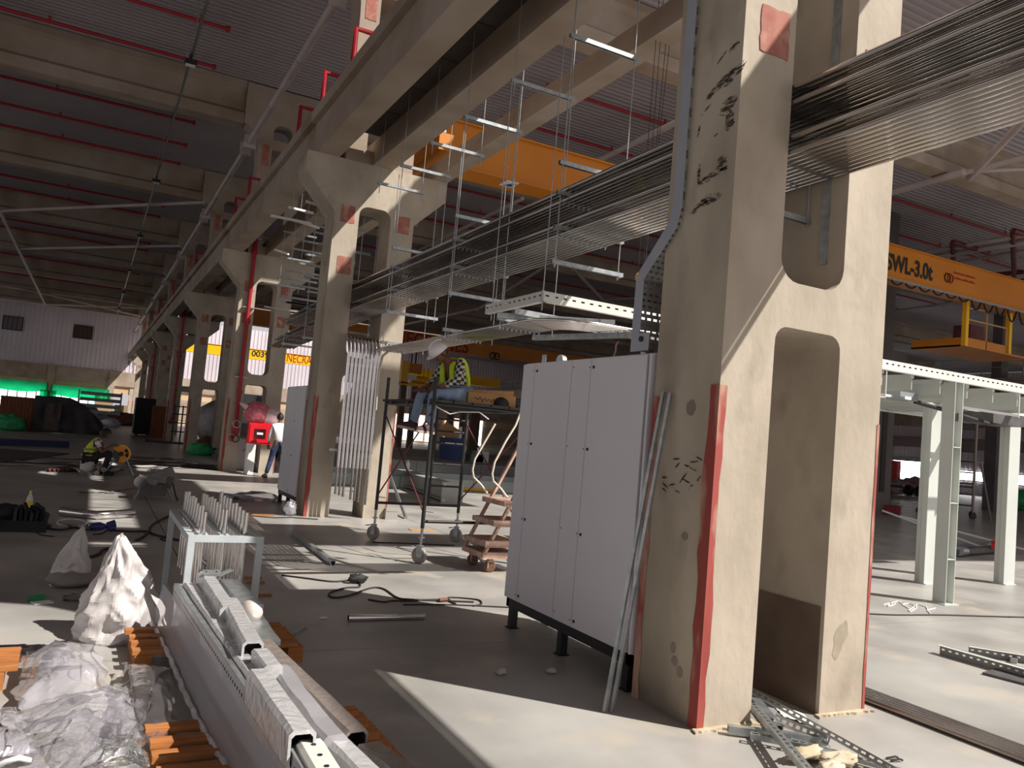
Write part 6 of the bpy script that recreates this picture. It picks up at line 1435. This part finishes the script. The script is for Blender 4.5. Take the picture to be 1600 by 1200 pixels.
# heaps by the bright doorway
HEAPM = mat('rubble_pale', 'B4A8A4', .8, c2='8E8684', scale=2.5, c3='D0C8C4', s3=5)
for i, (pa, w, h) in enumerate(((1378,3.5,1.8),(1400,4,2.0),(1420,4.5,2.4),(1436,3.0,2.0),(1458,2.5,1.5),(1590,5,1.8),(1606,4,1.6))):
    X_ = 56+2.0*i if i < 5 else 60; q = onx(pa, 762, X_); tag(blob(.9,w*.42,h*.3,80+i,(X_,q.y,h*.14),amp=.5,fq=3,zmin=-h*.4).build('rubble_heap', HEAPM), 'pale wrapped goods heap before the bright far doorway, %s from the column' % ORD[i], 'heap', 'goods heaps by the far doorway')
q = onx(1383,780,50); t = thing('red_flatbed', 'low red flatbed trailer in front of the bright doorway heaps', 'trailer', (50,q.y,0))
MB().box(-1,1,-4.5,2.5,.45,.6).build('bed', DKRED, t)
for y in (-4,-3.2,-2.4,1.8):
    for x in (-.9,.9): MB().lathe([(.25,-.1),(.36,-.08),(.36,.08),(.25,.1)], (x,y,.36), 12, (1,0,0)).build('wheel', BLACKR, t)
q = onx(1380,745,58); t = thing('red_cabinet', 'red cabinet with two white labels near the bright doorway', 'cabinet', (58,q.y,0)); MB().box(0,.5,-1.2,1.0,0,2.4).build('body', RB, t); MB().box(-.03,0,-.75,-.35,.7,1.1).build('label', WHITE, t); MB().box(-.03,0,.2,.6,.7,1.1).build('label', WHITE, t)
p = fl(1380,804); tag(MB().obox((p.x,p.y,.18), .3,1.1,.36,.5).build('red_box', mat('dark_red_box','7A1E28',.6)), 'dark red box on the floor near the grey column', 'box')
q = onx(1585,785,46); tag(blob(.8,1.4,.7,95,(46,q.y,.5),amp=.4,zmin=-.5).build('green_heap', mat('green_bundle','2E9A5A',.7,c2='4CB878',scale=7)), 'green bundle by the far right heaps', 'bundle')
# grey column seen just right of the first column
pc = plain_column(25.0, 19.3, 0, 'x'); pc['label'] = 'dark grey column seen right beside the first column leg'
# ------------------------------------------------------------------ middle distance: kerbs, girder, tub
t = thing('pit_kerb', 'long pale green low wall crossing the sunlit mid floor', 'kerb', (5.4,20.6,0))
KG = mat('pale_green_kerb', 'C2CCC6', .6, c2='B6C0BA', scale=1.5)
for i in range(6): MB().box(2.2*i, 2.2*i+2.18, 0, .25, 0, .30).build('kerb_panel', KG, t)
MB().box(0,13.2,-.03,.28,.30,.44).build('cap_strip', GREYS, t)
t = thing('pit_platform', 'broad grey concrete platform behind the pale green low wall', 'platform', (6.9,23.5,0))
MB().box(0,16,0,14,0,.62).build('slab', mat('platform_grey','8E8C8A',.5,c2='7E7C7A',scale=.8), t)
for i in range(7): MB().box(2.25*i,2.25*i+2.2,-.03,0,0.02,.60).build('face_panel', mat('platform_face','6E7070',.6,c2='626464',scale=1), t)
p = ony(705,718,26.5); t = thing('blue_tub', 'dark blue tub with cardboard standing on the grey platform', 'tub', (p.x,26.5,.62))
MB().lathe([(.46,0),(.5,.75),(.5,.78)], (0,0,0), 18).build('tub', mat('tub_blue','1E3468',.5), t); MB().obox((-.1,0,.95), .9,.05,.5,.3,.3,.4).build('cardboard', CARD, t); MB().lathe([(.07,0),(.07,.5)], (.3,.1,.7), 8).build('bottle', WHITE, t); MB().box(.2,.45,.2,.4,.7,1.0).build('blue_can', mat('can_blue','2E5AA0',.5), t)
for i, (px, lab) in enumerate(((752,'pale plastic can'),(740,'low green crate'))):
    p = ony(px,716,26.2); tag(MB().box(p.x-.3+.1*i,p.x+.2+.1*i,26.0,26.4,.62,1.0-.12*i).build('can', mat('can_pale','B8B4B0',.5) if i == 0 else mat('crate_green','5E7468',.6)), lab+' on the grey platform right of the blue tub', 'can')
p = fl(638,735,.62) ; tag(MB().lathe([(.05,0),(.06,.1),(.06,.2),(.02,.26),(.02,.3)], (ony(637,734,20.7).x,20.72,.44), 10).build('white_bottle', WHITE), 'small white bottle on the cap of the low wall', 'bottle')
t = thing('steel_girder', 'grey steel H girder with a square end plate lying on the mid floor', 'girder', (7.25,16.3,0))
A, B_ = V(fl(705,787)), V(fl(628,757)); d = (B_-A).normalized(); s = d.cross(V((0,0,1)))
GG = mat('girder_grey','A4A6A0',.5,c2='989A94',scale=2)
for z, hh in ((.05,.02),(.42,.02)): MB().bar(A+V((0,0,z)), B_+V((0,0,z)), .36, hh).build('flange', GG, t, world=True)
MB().bar(A+V((0,0,.235)), B_+V((0,0,.235)), .02, .36).build('web', GG, t, world=True)
MB().bar(A-d*.03+V((0,0,.24)), A+V((0,0,.24)), .5, .48).build('end_plate', GG, t, world=True)
for i in (-1,1):
    for z in (.07,.41): MB().lathe([(.022,0),(.022,.006)], A-d*.034+s*(.19*i)+V((0,0,z)), 8, -d).build('bolt_hole', WHITE, t, world=True)
a, b_ = fl(660,762), fl(768,768); tag(MB().bar(V((a.x,a.y,.04)), V((b_.x,b_.y,.04)), .3,.06).build('yellow_strip', YELL), 'yellow strip lying along the foot of the low wall', 'strip')
cable('cable', 'dark hose along the foot of the low wall', [(606,752),(660,760),(720,764),(800,768)], .02)
p = fl(613,812); t = thing('carton', 'small grey carton standing on the sunlit floor behind the scaffold', 'box', (p.x,p.y,0)); MB().box(-.13,.09,0,.2,0,.19).build('carton', mat('grey_card','9A9490',.8), t); MB().box(-.13,.09,-.005,.0,.14,.19).build('flap', MATS['grey_card'], t)
a, b_ = fl(634,811), ony(608,738,16.4); tag(MB().tube([a+V((0,0,.02)), b_], .03, 7).build('leaning_pipe', GALV), 'thin grey pipe leaning behind the scaffold', 'pipe')
cable('rod', 'thin dark rod on the sunlit floor under the scaffold', [(580,848),(640,850),(710,853)], .008, cat='rod')
a, b_ = fl(724,842), fl(764,886); tag(MB().bar(a+V((0,0,.02)), b_+V((0,0,.02)), .04,.03).build('flat_bar', WHITE), 'pale flat bar on the floor between scaffold and step ladder', 'bar')
p = fl(660,829); tag(MB().obox((p.x,p.y,.005), .42,.2,.01,-.1).build('card_piece', CARD), 'flat tan cardboard piece on the floor under the scaffold', 'card')
cable('wire', 'thin white wire loops sticking up by the low wall', [(684,748),(690,738,.3),(694,735,.3),(700,742),(704,752)], .012, m=WHITE, cat='wire')
# bright strips of daylight between far posts
WB = bpy.data.objects.new('window_8', None); COL.objects.link(WB); WB['kind'] = 'structure'; WB.location = (0, YW-.02, 0)
for i, (pa, pb, z0, z1) in enumerate(((613,624,.2,3.2),(629,637,.2,3.6),(643,651,.2,2.2),(652,661,.2,4.2),(664,672,.2,2.4),(693,704,.3,3.0),(708,716,.3,3.4),(722,728,.2,3.6),(745,752,.2,3.4))):
    a, b_ = ony(pa, 680, YW).x, ony(pb, 680, YW).x; MB().box(a, b_, -.06, 0, z0, z1).build('pane', mat('peach_daylight','FFDCCB',.5,emit=1.5) if i in (0,3,5,6) else GLOW, WB)
for i, px in enumerate((622,640,676,700,720,735,742)):
    x = ony(px, 690, 60).x; tag(MB().box(x-.22,x+.22,59.8,60.2,0,5.2).build('far_post', mat('far_post_brown','6E5A4C',.8)), 'brown far post before the bright openings, %s from the second column' % ORD[i], 'post')
# small roof hangers for pendant control by the tray
t = thing('pendant_pulley', 'small yellow pulley on thin cords beside the cable tray', 'pulley', tuple(ony(1000,434,7.0)))
MB().lathe([(.05,-.02),(.06,-.01),(.06,.01),(.05,.02)], (0,0,0), 12, (0,1,0)).build('wheel', YELL, t)
for dx in (-.03, .03, .12, .18): MB().tube([(dx if dx < .1 else .05,0,0),(dx,0,6.6-wm(t).translation.z)], .004, 4).build('cord', BLACKR, t)
